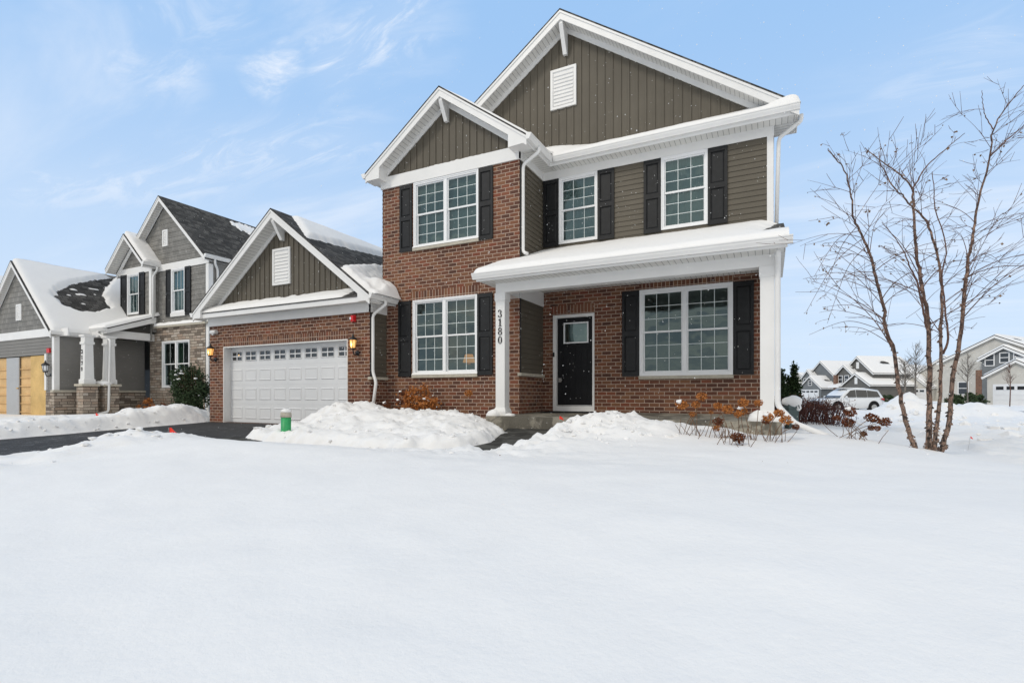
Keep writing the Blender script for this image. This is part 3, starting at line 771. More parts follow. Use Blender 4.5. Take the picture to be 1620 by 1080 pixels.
# soldier courses over the openings
def soldier(fr, u0, u1, z0, z1):
    MB().rect(u0, u1, z0, z1, -0.02, 0.006, fr).build("lintel", M['soldier'], house)
soldier(fW, w1[0] - 0.08, w1[1] + 0.06, w1[3] + 0.012, w1[3] + 0.213)
soldier(fB, dr[0] - 0.04, dr[1] + 0.01, dr[3] + 0.012, dr[3] + 0.213)
soldier(fB, w5[0] - 0.02, w5[1] + 0.02, w5[3] + 0.012, 2.336)
soldier(fG, gd[0] - 0.02, gd[1] + 0.02, gd[3] + 0.006, gd[3] + 0.205)

window(house, fW, w1, snow=0.05, label="lower bay window with snow on its sill")
window(house, fW, w2, snow=0.05, glass='glassup', curtain=True, label="upper bay window under the gable")
window(house, fB, w3, double=False, glass='glassup', sill=False, curtain=True, label="upper window beside the bay")
window(house, fB, w4, double=False, glass='glassup', sill=False, curtain=True, label="upper window near the right corner")
window(house, fB, w5, label="wide porch window right of the door", fw=0.06)
Z2 = 4.88
for px0, px1, Y_, fr, za, zb in ((631, 650.8, YW, fW, w1[2] - 0.045, w1[3] + 0.01), (755.9, 779.8, YW, fW, w1[2] - 0.045, w1[3] + 0.01), (633.3, 652.6, YW, fW, 3.335, Z2), (757.9, 780.3, YW, fW, 3.335, Z2),
                                 (860.6, 884.6, YB, fB, 3.36, Z2 - 0.01), (946, 972, YB, fB, 3.36, Z2 - 0.01), (1018.8, 1046, YB, fB, 3.36, Z2 - 0.01), (1120, 1151, YB, fB, 3.36, Z2 - 0.01),
                                 (984.6, 1011.6, YB, fB, w5[2] - 0.01, w5[3] + 0.005), (1160, 1192.6, YB, fB, w5[2] - 0.01, w5[3] + 0.005)):
    fr2 = fr if za < 3 or Y_ == YW else front(YB - 0.012)
    shutter(house, fr2, at(px0, 400, Y=Y_).x, at(px1, 400, Y=Y_).x, za, zb)

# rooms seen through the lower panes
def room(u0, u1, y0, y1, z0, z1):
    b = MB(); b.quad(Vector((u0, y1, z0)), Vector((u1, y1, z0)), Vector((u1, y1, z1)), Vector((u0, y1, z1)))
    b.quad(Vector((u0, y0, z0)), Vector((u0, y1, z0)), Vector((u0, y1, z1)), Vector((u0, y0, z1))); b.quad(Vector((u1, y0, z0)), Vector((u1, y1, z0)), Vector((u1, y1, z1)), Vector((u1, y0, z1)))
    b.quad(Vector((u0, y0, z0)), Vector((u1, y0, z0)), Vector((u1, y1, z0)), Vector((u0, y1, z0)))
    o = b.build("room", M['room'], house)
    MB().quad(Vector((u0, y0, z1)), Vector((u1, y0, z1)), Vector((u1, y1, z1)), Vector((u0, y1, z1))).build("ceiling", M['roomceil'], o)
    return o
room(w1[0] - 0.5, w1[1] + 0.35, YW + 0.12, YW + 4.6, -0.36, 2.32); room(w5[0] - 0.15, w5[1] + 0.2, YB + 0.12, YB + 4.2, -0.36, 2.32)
for r_ in (w2, w3, w4):
    Y_ = YW if r_ is w2 else YB
    MB().quad(Vector((r_[0] - .1, Y_ + .5, r_[2] - .1)), Vector((r_[1] + .1, Y_ + .5, r_[2] - .1)), Vector((r_[1] + .1, Y_ + .5, r_[3] + .1)), Vector((r_[0] - .1, Y_ + .5, r_[3] + .1))).build("room", M['room'], house)

# front door
u0, u1, z0, z1 = dr
mb = MB(); mb.rect(u0, u0 + 0.085, z0, z1, -0.1, 0.02, fB); mb.rect(u1 - 0.045, u1, z0, z1, -0.1, 0.02, fB); mb.rect(u0 + 0.085, u1 - 0.045, z1 - 0.065, z1, -0.1, 0.02, fB)
mb.rect(u0 + 0.085, u1 - 0.045, z0, z0 + 0.115, -0.1, 0.03, fB); mb.build("door_frame", M['white'], house)
du0, du1, dz0, dz1 = u0 + 0.085, u1 - 0.045, z0 + 0.145, z1 - 0.068
wl = [at(890.6, 500, Y=YB).x, at(929.9, 500, Y=YB).x, at(910, 542.4, Y=YB).z, at(910, 509.3, Y=YB).z]
mb = MB(); wall(mb, front(YB + 0.05), du0, du1, dz0, dz1, [wl], 0.04)
for i in range(1, 6):
    x = du0 + (du1 - du0) * i / 6; mb.rect(x - 0.006, x + 0.006, dz0 + 0.12, wl[2] - 0.09, 0.0, 0.006, front(YB + 0.05))
mb.rect(du0 + 0.05, du1 - 0.05, wl[2] - 0.075, wl[2] - 0.04, 0.0, 0.022, front(YB + 0.05))
door = mb.build("front_door", M['door'], house)
fD = front(YB + 0.05)
mb = MB(); f_ = 0.028
for a, b, c, d in ((wl[0], wl[0] + f_, wl[2], wl[3]), (wl[1] - f_, wl[1], wl[2], wl[3]), (wl[0] + f_, wl[1] - f_, wl[2], wl[2] + f_), (wl[0] + f_, wl[1] - f_, wl[3] - f_, wl[3])): mb.rect(a, b, c, d, -0.02, 0.014, fD)
mb.build("door_light_frame", M['sash'], door)
MB().quad(fD(wl[0], wl[2], -0.01), fD(wl[1], wl[2], -0.01), fD(wl[1], wl[3], -0.01), fD(wl[0], wl[3], -0.01)).build("pane", M['glassup'], door)
MB().quad(fD(wl[0], wl[2], -0.3), fD(wl[1], wl[2], -0.3), fD(wl[1], wl[3], -0.3), fD(wl[0], wl[3], -0.3)).build("curtain", M['curtain'], door)
MB().rect(du0, du1, z0 + 0.115, z0 + 0.145, -0.06, 0.01, fD).build("threshold", M['steel'], house)
hz = at(885, 601, Y=YB)
mb = MB(); mb.rect(hz.x - 0.035, hz.x + 0.03, hz.z - 0.045, hz.z + 0.045, 0.0, 0.02, fD); mb.tube([fD(hz.x, hz.z, 0.02), fD(hz.x, hz.z, 0.06), fD(hz.x + 0.07, hz.z, 0.062)], 0.011, 8); mb.build("door_handle", M['steel'], door)
db = at(876.8, 561, Y=YB); MB().rect(db.x - 0.016, db.x + 0.016, db.z - 0.05, db.z + 0.05, 0.02, 0.045, fB).build("doorbell", M['metalblack'], house)

# garage door: four rows of eight raised panels, lights in the top row
fGd = front(YG + 0.2)
u0, u1, z0, z1 = gd; mb = MB(); rows = 4; rh = (z1 - z0) / rows; cw = (u1 - u0) / 8; panes = []
holes = []
for i in range(8):
    a = u0 + cw * i + 0.085; b = u0 + cw * (i + 1) - 0.085; c = z1 - rh + 0.15; d = z1 - 0.15
    holes.append((a, b, c, d))
wall(mb, fGd, u0, u1, z0, z1, holes, 0.03)
for j in range(rows):
    zz = z0 + rh * j
    if j: mb.rect(u0, u1, zz - 0.004, zz + 0.004, 0.0, 0.004, fGd)
    for i in range(8):
        a, b, c, d = u0 + cw * i + 0.055, u0 + cw * (i + 1) - 0.055, zz + 0.10, zz + rh - 0.10
        if j == 3: a, b, c, d = holes[i][0] - 0.03, holes[i][1] + 0.03, holes[i][2] - 0.03, holes[i][3] + 0.03
        o_, q = 0.0, 0.022
        ring = [[fGd(a, c, .001), fGd(b, c, .001), fGd(b, d, .001), fGd(a, d, .001)], [fGd(a + q, c + q, .014), fGd(b - q, c + q, .014), fGd(b - q, d - q, .014), fGd(a + q, d - q, .014)],
                [fGd(a + 2 * q, c + 2 * q, .004), fGd(b - 2 * q, c + 2 * q, .004), fGd(b - 2 * q, d - 2 * q, .004), fGd(a + 2 * q, d - 2 * q, .004)]]
        if j == 3:
            h = holes[i]; ring = [ring[0], [fGd(a + .012, c + .012, .02), fGd(b - .012, c + .012, .02), fGd(b - .012, d - .012, .02), fGd(a + .012, d - .012, .02)], [fGd(h[0], h[2], .0), fGd(h[1], h[2], .0), fGd(h[1], h[3], .0), fGd(h[0], h[3], .0)]]
        for r0, r1 in zip(ring, ring[1:]): mb.add(r0 + r1, ((0, 1, 5, 4), (1, 2, 6, 5), (2, 3, 7, 6), (3, 0, 4, 7)))
        if j < 3:
            mb.add(ring[2], ((0, 1, 2, 3),))
gdo = mb.build("garage_door", M['garage'], house)
for h in holes:
    MB().quad(fGd(h[0], h[2], -.01), fGd(h[1], h[2], -.01), fGd(h[1], h[3], -.01), fGd(h[0], h[3], -.01)).build("pane", M['dglass'], gdo)
mb = MB()
for h in holes:
    xm, zm = (h[0] + h[1]) / 2, (h[2] + h[3]) / 2
    mb.rect(xm - .014, xm + .014, h[2], h[3], -.008, .008, fGd); mb.rect(h[0], h[1], zm - .014, zm + .014, -.007, .009, fGd)
mb.build("muntin", M['garage'], gdo)
MB().rect(u0, u1, z0 - 0.03, z0 - 0.001, -0.03, 0.01, fGd).build("bottom_seal", M['sill'], gdo)
mb = MB(); mb.box(gd[0] - 0.001, gd[0] + 0.02, YG - 0.012, YG + 0.2, gd[2] - 0.02, gd[3]); mb.box(gd[1] - 0.02, gd[1] + 0.001, YG - 0.012, YG + 0.2, gd[2] - 0.02, gd[3]); mb.box(gd[0] + 0.02, gd[1] - 0.02, YG - 0.008, YG + 0.2, gd[3] - 0.025, gd[3] + 0.002)
mb.build("garage_door_frame", M['white'], house)

# friezes
MB().rect(XL - 0.03, XI + 0.03, 4.895, 5.17, 0.004, 0.045, fW).build("frieze", M['white'], house)
MB().rect(YW - 0.045, YB - 0.002, 4.89, 5.1, 0.004, 0.03, E_).build("frieze", M['white'], house)
MB().rect(XI + 0.03, XR + 0.02, 4.88, 5.075, 0.004, 0.03, fB).build("frieze", M['white'], house)
MB().rect(XGL - 0.03, XGR + 0.03, 1.90, 2.14, 0.004, 0.035, fG).build("frieze", M['white'], house)
MB().rect(YG - 0.035, YW - 0.002, 1.90, 2.14, 0.004, 0.03, east(XGR)).build("frieze", M['white'], house)
n = 60; vs = []
for i in range(n + 1):                                                    # thin snow caught on the ledge of the bay frieze
    u = -7.2 + 1.9 * i / n; k = max(0.0, 0.028 * (0.6 + 0.8 * mnoise.noise(Vector((u * 9, 0, 5)))) * min(1, 6 * min(i, n - i) / n)); vs += [fW(u, 5.168, 0.044), fW(u, 5.168 + k, 0.03), fW(u, 5.168 + k * 1.2, 0.0)]
MB().add(vs, [(i * 3 + j, i * 3 + j + 1, i * 3 + j + 4, i * 3 + j + 3) for i in range(n) for j in range(2)], True).build("ledge_snow", M['roofsnow'], house)
mb = MB(); mb.box(XR - 0.10, XR + 0.012, YB - 0.03, YB + 0.1, 2.9, 4.88); mb.build("corner_board", M['white'], house)

# main roof and its gable
gable_main, zmain = gable(house, -4.08, 8.41, 0.70, -8.62, 0.48, 10.53, YB, 20.4, xsl=-8.2, xsr=0.0, rbreak=(11.35, 0.09))
battens(house, fB, 5.0, zmain, XL, XR, 0.30)
vt = [at(871.9, 140, Y=YB).x, at(912.3, 140, Y=YB).x, at(890, 172, Y=YB).z, at(890, 109, Y=YB).z]
louvre_vent(house, fB, *vt)
bracket(house, -4.08, 10.53, YB, 8.41 - 0.20, 0.62)
# bay roof
XB = -6.43
gable_bay, zbay = gable(house, XB, 6.725, 0.722, -8.52, -4.34, 9.35, YW, 11.4, xsl=-8.22, xsr=-4.7)
battens(house, fW, 5.1, zbay, XL, XI, 0.30)
bracket(house, XB, 9.35, YW, 6.725 - 0.20, 0.45)
for xa, xb in ((-4.75, -4.345), (-8.515, -8.11)):                          # boxed returns at the foot of the rakes
    mb = MB(); za = zbay(xa) - 0.045; zb = zbay(xb) - 0.045
    mb.prism([(xa, 5.03), (xb, 5.05 if xb > -5 else 5.03), (xb, zb), (xa, za)], -0.33, 0.002, front(9.35)); mb.build("eave_return", M['white'], house)
mb = MB(); mb.box(XI + 0.03, -4.345, YW, YB, 5.06, 5.075); mb.build("soffit", M['soffit_v'], house)
mb = MB(); mb.box(-8.51, XL, YW, 10.9, 5.06, 5.075); mb.build("soffit", M['soffit_v'], house)
mb = MB(); mb.box(-4.36, -4.34, 9.68, 10.62, 5.045, 5.2); mb.build("fascia", M['white'], house)
gutter(house, (-4.34, 9.33, 5.215), (-4.34, 10.60, 5.215), (1, 0, 0)); gutter(house, (-8.52, 9.33, 5.215), (-8.52, 12.5, 5.215), (-1, 0, 0))
# eave across the front: soffit, fascia, gutter and the little pent roof below the gable
mb = MB(); mb.box(-4.36, 0.45, 10.60, YB, 5.06, 5.075); mb.build("soffit", M['soffit_u'], house)
mb = MB(); mb.box(XR + 0.02, 0.45, YB, 11.33, 5.06, 5.075); mb.build("soffit", M['soffit_v'], house)
mb = MB(); mb.box(-4.34, 0.47, 10.575, 10.597, 5.045, 5.2); mb.box(0.45, 0.47, 10.6, 11.35, 5.045, 5.19); mb.box(0.07, 0.45, 11.33, 11.35, 5.045, 5.19); mb.build("fascia", M['white'], house)
gutter(house, (-4.23, 10.575, 5.215), (0.49, 10.575, 5.215), (0, -1, 0))
pent = lambda y: 5.215 + 0.62 * (y - 10.58)
MB().prism([(10.56, pent(10.56)), (YB - 0.01, pent(YB)), (YB - 0.01, pent(YB) - 0.04), (10.56, pent(10.56) - 0.03)], -5.0, 0.0, east(0.45)).build("pent_roof", M['shingle'], house)
# porch roof: shed from the wall to the front eave
zpor = lambda y: 2.315 + 0.385 * (y - 8.56)
PX0, PX1 = -5.06, 0.24
mb = MB(); mb.prism([(8.55, zpor(8.55)), (YB, zpor(YB)), (YB, zpor(YB) - 0.05), (8.55, zpor(8.55) - 0.04)], PX0 - PX1, 0.0, east(PX1)); porch_roof = mb.build("porch_roof", M['shingle'], house)
mb = MB(); mb.box(PX0, PX1, 8.61, 8.63, 2.185, 2.30); mb.build("fascia", M['white'], house)
for X_, y1 in ((PX1, YB), (PX0, YW)):
    s = -1 if X_ == PX1 else 1
    mb = MB(); mb.prism([(8.63, 2.185), (8.63, zpor(8.63) - 0.045), (y1, zpor(y1) - 0.045), (y1, zpor(y1) - 0.24)], 0.0, 0.02 if s > 0 else -0.02, east(X_)); mb.build("rake_board", M['white'], house)
mb = MB(); mb.box(PX0 + 0.02, PX1 - 0.02, 8.632, YP, 2.20, 2.212); mb.build("soffit", M['soffit_u'], house)
mb = MB(); mb.box(0.072, PX1 - 0.02, YP, YB, 2.20, 2.212); mb.box(PX0 + 0.02, -4.85, YP, YW, 2.20, 2.212); mb.build("soffit", M['soffit_v'], house)
gutter(house, (PX0 - 0.05, 8.61, 2.335), (PX1 + 0.07, 8.61, 2.335), (0, -1, 0))
mb = MB(); mb.box(XI, 0.07, 9.2, YB, 2.335, 2.35); mb.build("porch_ceiling", M['soffit_u'], house)
mb = MB(); mb.box(-4.846, 0.07, YP, 9.2, 2.016, 2.34); mb.build("porch_beam", M['white'], house)
mb = MB(); mb.box(-4.846, XI, 9.202, YW, 2.014, 2.34); mb.build("porch_beam", M['white'], house)
mb = MB(); mb.box(-0.13, 0.07, 9.202, YB, 2.014, 2.34); mb.build("porch_beam", M['white'], house)
MB().rect(YW, YB - 0.002, 2.016, 2.336, 0.004, 0.028, E_).build("frieze", M['white'], house)
def column(x0, x1, zb, num=None):
    y0, y1 = YP, YP + (x1 - x0)
    def sq(e, z): return [Vector((x0 - e, y0 - e, z)), Vector((x1 + e, y0 - e, z)), Vector((x1 + e, y1 + e, z)), Vector((x0 - e, y1 + e, z))]
    prof = [(0.035, zb), (0.035, zb + 0.10), (0.03, zb + 0.115), (0.016, zb + 0.16), (0.002, zb + 0.175), (0.0, zb + 0.19), (0.0, 1.845), (0.014, 1.865), (0.016, 1.88), (0.016, 2.015)]
    vs = [p for e, z in prof for p in sq(e, z)]
    fs = [(4 * i + k, 4 * i + (k + 1) % 4, 4 * i + 4 + (k + 1) % 4, 4 * i + 4 + k) for i in range(len(prof) - 1) for k in range(4)]
    o = MB().add(vs, fs).build("porch_column", M['white'], house)
    return o
colL = column(-4.846, -4.646, -0.42); colR = column(-0.13, 0.07, -0.42)
tag(colL, "left porch column with black house number"); mb = MB(); hh = 0.148
for i, ch in enumerate("3180"):
    zc = at(791.6, 496.0 + 13.9 * i, Y=YP).z
    digit(mb, ch, -4.746 - 0.31 * hh, zc - hh / 2, hh, fP)
mb.build("house_number", M['ink'], colL)
# porch slab, stoop mat
mb = MB(); mb.prism([(8.75, -1.2), (YB, -1.2), (YB, -0.365), (8.75, -0.405)], -5.1, 0.0, east(0.17)); mb.build("porch_slab", M['concrete'], house)

# garage roof
XGC = -11.0
gable_gar, zgar = gable(house, XGC, 4.61, 0.755, -14.12, -7.86, 8.745, YG, 16.0, fh=0.2, xsl=-13.75, xsr=-8.3)
battens(house, fG, 2.2, zgar, XGL, XGR, 0.32)
vt = [at(433, 420, Y=YG).x, at(460.6, 420, Y=YG).x, at(446.5, 450.5, Y=YG).z, at(446.5, 393, Y=YG).z]
louvre_vent(house, fG, *vt)
bracket(house, XGC, 8.745, YG, 4.61 - 0.21, 0.5)
penG = lambda y: 2.235 + 0.66 * (y - 8.80)
MB().prism([(8.785, penG(8.785)), (YG - 0.01, penG(YG)), (YG - 0.01, penG(YG) - 0.05), (8.785, penG(8.785) - 0.025)], -6.05, 0.0, east(-7.96)).build("pent_roof", M['shingle'], house)
mb = MB(); mb.box(-14.10, -7.88, 8.80, 8.825, 2.085, 2.222); mb.build("fascia", M['white'], house)
mb = MB(); mb.box(-14.09, -7.90, 8.826, YG, 2.11, 2.122); mb.build("soffit", M['soffit_u'], house)
mb = MB(); mb.box(XGR + 0.03, -7.88, YG, YW, 2.11, 2.122); mb.build("soffit", M['soffit_v'], house)
mb = MB(); mb.box(-7.90, -7.88, 8.74, YW, 2.085, 2.22); mb.build("fascia", M['white'], house)
for xa, xb in ((-8.2, -7.885), (-14.09, -13.78)):
    mb = MB(); mb.prism([(xa, 2.087), (xb, 2.087), (xb, zgar(xb) - 0.045), (xa, zgar(xa) - 0.045)], -0.06, 0.003, front(8.745)); mb.build("eave_return", M['white'], house)
gutter(house, (-7.88, 8.73, 2.245), (-7.88, YW - 0.02, 2.245), (1, 0, 0)); gutter(house, (-14.12, 8.73, 2.245), (-14.12, 16, 2.245), (-1, 0, 0))

# downspouts
downspout(house, [(-7.80, 9.22, 2.14), (-7.80, 9.22, 2.06), (XGR + 0.05, 9.16, 1.84), (XGR + 0.05, 9.16, 0.52), (XGR + 0.17, 9.13, 0.30), (XGR + 0.07, 9.10, -0.45)], label="downspout at the garage corner")
downspout(house, [(-4.25, 9.78, 5.11), (-4.25, 9.78, 5.02), (XI + 0.05, 9.74, 4.80), (XI + 0.05, 9.74, 2.98), (XI + 0.16, 9.72, 2.93)], label="downspout beside the brick bay")
downspout(house, [(0.52, 10.75, 5.10), (0.52, 10.75, 4.98), (XR + 0.10, 10.95, 4.84), (XR + 0.06, 10.95, 3.2)], label="downspout at the upper right corner")
downspout(house, [(0.115, 8.78, 2.22), (0.115, 8.80, 2.12), (0.115, 8.98, 2.0), (0.115, 9.0, -0.16), (0.34, 8.85, -0.42), (0.95, 8.25, -0.66)], r=0.042, label="downspout of the porch with its foot lying in the snow")

# lanterns, alarm strobe, camera-like flood lamp
pl = at(559.5, 545, Y=YG - 0.13); lantern(house, fG, pl.x, pl.z, s=1.15); pl = at(334.0, 557.5, Y=YG - 0.13); lantern(house, fG, pl.x, pl.z, s=1.15)
pa = at(561.0, 504, Y=YG); mb = MB(); mb.rect(pa.x - 0.07, pa.x + 0.045, pa.z - 0.075, pa.z + 0.075, 0.0, 0.05, fG); mb.rect(pa.x - 0.045, pa.x + 0.035, pa.z - 0.06, pa.z + 0.06, 0.05, 0.085, fG)
st = mb.build("alarm_strobe", M['red'], house); MB().blob(fG(pa.x - 0.055, pa.z, 0.06), 0.04, 2, 10, 0).build("strobe_lens", M['lens'], st)
pa = at(340.8, 525.5, Y=YG); mb = MB(); mb.tube([fG(pa.x - 0.11, pa.z, 0.05), fG(pa.x + 0.12, pa.z, 0.05)], [0.055, 0.055], 12); mb.rect(pa.x - 0.03, pa.x + 0.03, pa.z - 0.03, pa.z + 0.03, 0, 0.06, fG); mb.tube([fG(pa.x - 0.02, pa.z - 0.05, 0.05), fG(pa.x - 0.02, pa.z - 0.085, 0.07)], [0.03, 0.022], 10)
mb.build("flood_light", M['white'], house)

# ------------------------------------------------ snow on the roofs of the house
up = Vector((0, 0, 1))
def P_por(s, t):
    x = PX0 - 0.02 + (PX1 + 0.04 - PX0) * s; y = 8.50 + (YB - 8.50) * t
    if x < XI and y > YW: y = YW
    return Vector((x, y, zpor(max(y, 8.56)) + 0.004))
def T_por(s, t, p):
    rag = 1 - 0.030 - 0.012 * nz(Vector((0, t * 7, 0)), 1.5, 2) - 0.035 * sm(0.15, 0.5, t) * sm(1, 0.6, t)
    k = edge_fade(s, t, 0.012, 0, 0.05, 0)
    if s > rag and t > 0.16: return -0.01
    k *= math.sqrt(sm(0, 0.06, rag - s)) if t > 0.16 else 1
    return (0.115 + 0.012 * nz(p, 0.9, 4) + 0.006 * nz(p, 5, 1)) * k - 0.004
snow_sheet(house, P_por, 150, 60, T_por, label="snow covering the porch roof")
def P_pen(s, t):
    x = -4.55 + 5.05 * s; y = 10.475 + (YB + 0.0 - 10.475) * t
    return Vector((x, y, pent(max(y, 10.57)) + 0.004))
def T_pen(s, t, p):
    k = edge_fade(s, t, 0, 0.03, 0.12, 0)
    corner = 0.15 * sm(0.87, 0.97, s) * (1 - 0.5 * t); val = 0.16 * sm(0.24, 0.0, s) * sm(0.1, 0.9, t)
    return (0.085 + 0.02 * nz(p, 1.1, 3) + 0.004 * nz(p, 6, 1) + corner * 0.7 + val) * k - 0.004
snow_sheet(house, P_pen, 130, 18, T_pen, label="snow on the eave below the main gable")
def P_bay(s, t):
    x = XB + (-4.24 - XB) * s; y = 9.36 + (10.88 - 9.36) * t
    return Vector((x, y, zbay(min(x, -4.34)) + 0.004))
def T_bay(s, t, p):
    k = edge_fade(s, t, 0.0, 0.05, 0.10, 0)
    return (0.075 + 0.03 * t + 0.01 * nz(p, 1.4, 3)) * k * (0.35 + 0.65 * sm(0.0, 0.3, s)) + 0.12 * sm(0.6, 1.0, s) * sm(0.55, 1, t) - 0.004
snow_sheet(house, P_bay, 60, 40, T_bay, label="snow on the right slope of the bay roof")
def P_bl(s, t):
    x = XB + (-8.55 - XB) * s; y = 9.4 + 1.9 * t; return Vector((x, y, zbay(max(x, -8.52)) + 0.004))
snow_sheet(house, P_bl, 40, 30, lambda s, t, p: (0.05 + 0.01 * nz(p, 1.4, 3)) * edge_fade(s, t, 0, 0.05, 0.25, 0) - 0.006)
def P_gp(s, t):
    x = -14.0 + 6.05 * s; y = 8.79 + (YG - 8.79) * t; return Vector((x, y, penG(y) + 0.004))
def T_gp(s, t, p):
    rag = 0.865 + 0.05 * t + 0.03 * nz(Vector((0, t * 6, 1)), 1, 2)
    bare = 0.10 * sm(0.03, 0.25, s) + 0.02
    if s > rag: return -0.01
    top = 1 - 0.22 * sm(0.55, 0.9, abs(nz(Vector((s * 9, 0, 0)), 1, 3)) + 0.3) - 0.35 * sm(0.25, 0.0, s)
    k = edge_fade(s, t, 0.03, 0, 0.3, 0) * math.sqrt(sm(0, 0.05, rag - s)) * sm(0.0, 0.15, top - t + 0.1)
    return 0.07 * k * (1 + 0.15 * nz(p, 2, 5)) - 0.006 if k > 0.02 else -0.01
snow_sheet(house, P_gp, 130, 14, T_gp, label="thin snow on the eave below the garage gable")
def P_gr(s, t):
    x = XGC + 0.02 + (-7.72 - XGC) * s; y = 8.75 + 7.2 * t
    return Vector((x, y, zgar(min(x, -7.86)) + 0.004))
def T_up(s, t, p):                                                        # upper band, along the ridge
    lim = float(np.interp(t, [0, 0.127, 0.27, 0.47, 1.0], [0.345, 0.30, 0.26, 0.18, 0.05])) + 0.018 * nz(Vector((t * 22, 0, 0)), 1, 3, 4)
    t0 = max(0.012, 0.085 - 0.22 * s) + 0.006 * nz(Vector((s * 20, 0, 5)), 1, 3, 3)
    if s > lim or t < t0: return -0.01
    return (0.11 + 0.02 * nz(p, 0.8, 1)) * math.sqrt(sm(0, 0.045, lim - s)) * math.sqrt(sm(0, 0.03, t - t0)) * (0.6 + 0.4 * sm(0, 0.05, s)) - 0.004
snow_sheet(house, P_gr, 110, 160, T_up, label="snow along the garage ridge")
def P_gl(s, t):
    y = 8.78 + (12.6 - 8.78) * t; s_ = 0.30 + 0.70 * s; x = XGC + (-7.70 - XGC) * s_
    return Vector((x, y, zgar(min(x, -7.86)) + 0.004))
def T_low(s, t, p):                                                       # the slump hanging over the gutter
    y = p.y; s_ = 0.30 + 0.70 * s
    edge = float(np.interp(y, [8.78, 9.0, 9.97, 11.29, 12.6], [0.68, 0.644, 0.533, 0.40, 0.30])) + 0.012 * nz(Vector((y * 5, 0, 2)), 1, 3)
    if s_ < edge or (p.x > -8.275 and y > 9.66): return -0.01
    d_end = (9.67 - y) if p.x > -8.30 else 9
    k = math.sqrt(sm(0, 0.07, s_ - edge)) * math.sqrt(sm(0, 0.12, y - 8.78)) * math.sqrt(sm(0, 0.05, 1 - s_)) * (math.sqrt(sm(0, 0.08, d_end)) if d_end < 0.08 else 1)
    lump = 0.19 * sm(0.80, 0.92, s_) * sm(8.95, 9.30, y) - 0.11 * math.exp(-((s_ - 0.77) / 0.07) ** 2 - ((y - 9.62) / 0.25) ** 2)
    return (0.13 + lump + 0.045 * nz(p, 2.2, 7, 4) + 0.02 * nz(p, 7, 3, 2)) * k - 0.004
snow_sheet(house, P_gl, 90, 170, T_low, label="thick lump of snow hanging over the garage gutter")
def P_m(s, t):
    x = -4.08 + 4.14 * s; y = 10.6 + 9.7 * t; return Vector((x, y, zmain(x) + 0.004))
snow_sheet(house, P_m, 30, 40, lambda s, t, p: (0.09 + 0.02 * nz(p, 0.7, 2)) * edge_fade(s, t, 0.05, 0.03, 0.03, 0.03) - 0.004)
def P_ml(s, t):
    x = -4.08 - 4.5 * s; y = 10.6 + 9.7 * t; return Vector((x, y, zmain(x) + 0.004))
snow_sheet(house, P_ml, 30, 40, lambda s, t, p: (0.09 + 0.02 * nz(p, 0.7, 2)) * edge_fade(s, t, 0.05, 0.03, 0.03, 0.03) - 0.004)
def P_g2(s, t):
    x = XGC - 3.1 * s; y = 8.8 + 7.1 * t; return Vector((x, y, zgar(x) + 0.004))
snow_sheet(house, P_g2, 40, 50, lambda s, t, p: (0.06 + 0.02 * nz(p, 0.7, 2)) * edge_fade(s, t, 0.02, 0.03, 0.03, 0.03) - 0.004)
# drifts round the feet of the columns
for cx, cy, r_, k in ((-4.87, 8.98, 0.14, 0.9), (-4.56, 9.04, 0.10, 0.5), (-0.16, 8.95, 0.13, 1.25), (0.10, 8.92, 0.12, 1.0)):
    MB().blob((cx, cy, -0.40), r_, cx, 14, 0.3, (1.15, 1.0, k)).build("column_snow", M['roofsnow'], house)
# ---------------------------------------------------------------- ground
BED = [(-8.8, 9.75), (-8.8, 6.3), (-7.6, 5.95), (-4.6, 5.9), (-3.95, 6.3), (-3.85, 7.0), (-4.42, 8.7), (-4.9, 8.85), (-4.9, 9.75)]
WALK = [(-8.9, 6.35), (-7.6, 5.95), (-4.6, 5.9), (-3.95, 6.3), (-3.85, 7.0), (-4.45, 8.76), (-3.1, 8.76), (-2.95, 7.0), (-3.4, 5.85), (-4.6, 5.35), (-7.6, 5.35), (-8.9, 5.5)]
def sdf(poly, x, y):
    """signed distance, positive inside"""
    d = 1e9; inside = False; n = len(poly)
    for i in range(n):
        x1, y1 = poly[i]; x2, y2 = poly[(i + 1) % n]
        dx, dy = x2 - x1, y2 - y1; t = max(0, min(1, ((x - x1) * dx + (y - y1) * dy) / (dx * dx + dy * dy)))
        d = min(d, math.hypot(x - x1 - t * dx, y - y1 - t * dy))
        if (y1 > y) != (y2 > y) and x < (x2 - x1) * (y - y1) / (y2 - y1) + x1: inside = not inside
    return d if inside else -d
zdrive = lambda y: -0.735 - 0.036 * (9.2 - y)
zwalk = lambda y: -0.625 - 0.058 * (8.75 - y)
def gauss(x, y, cx, cy, sx, sy): return math.exp(-((x - cx) / sx) ** 2 - ((y - cy) / sy) ** 2)
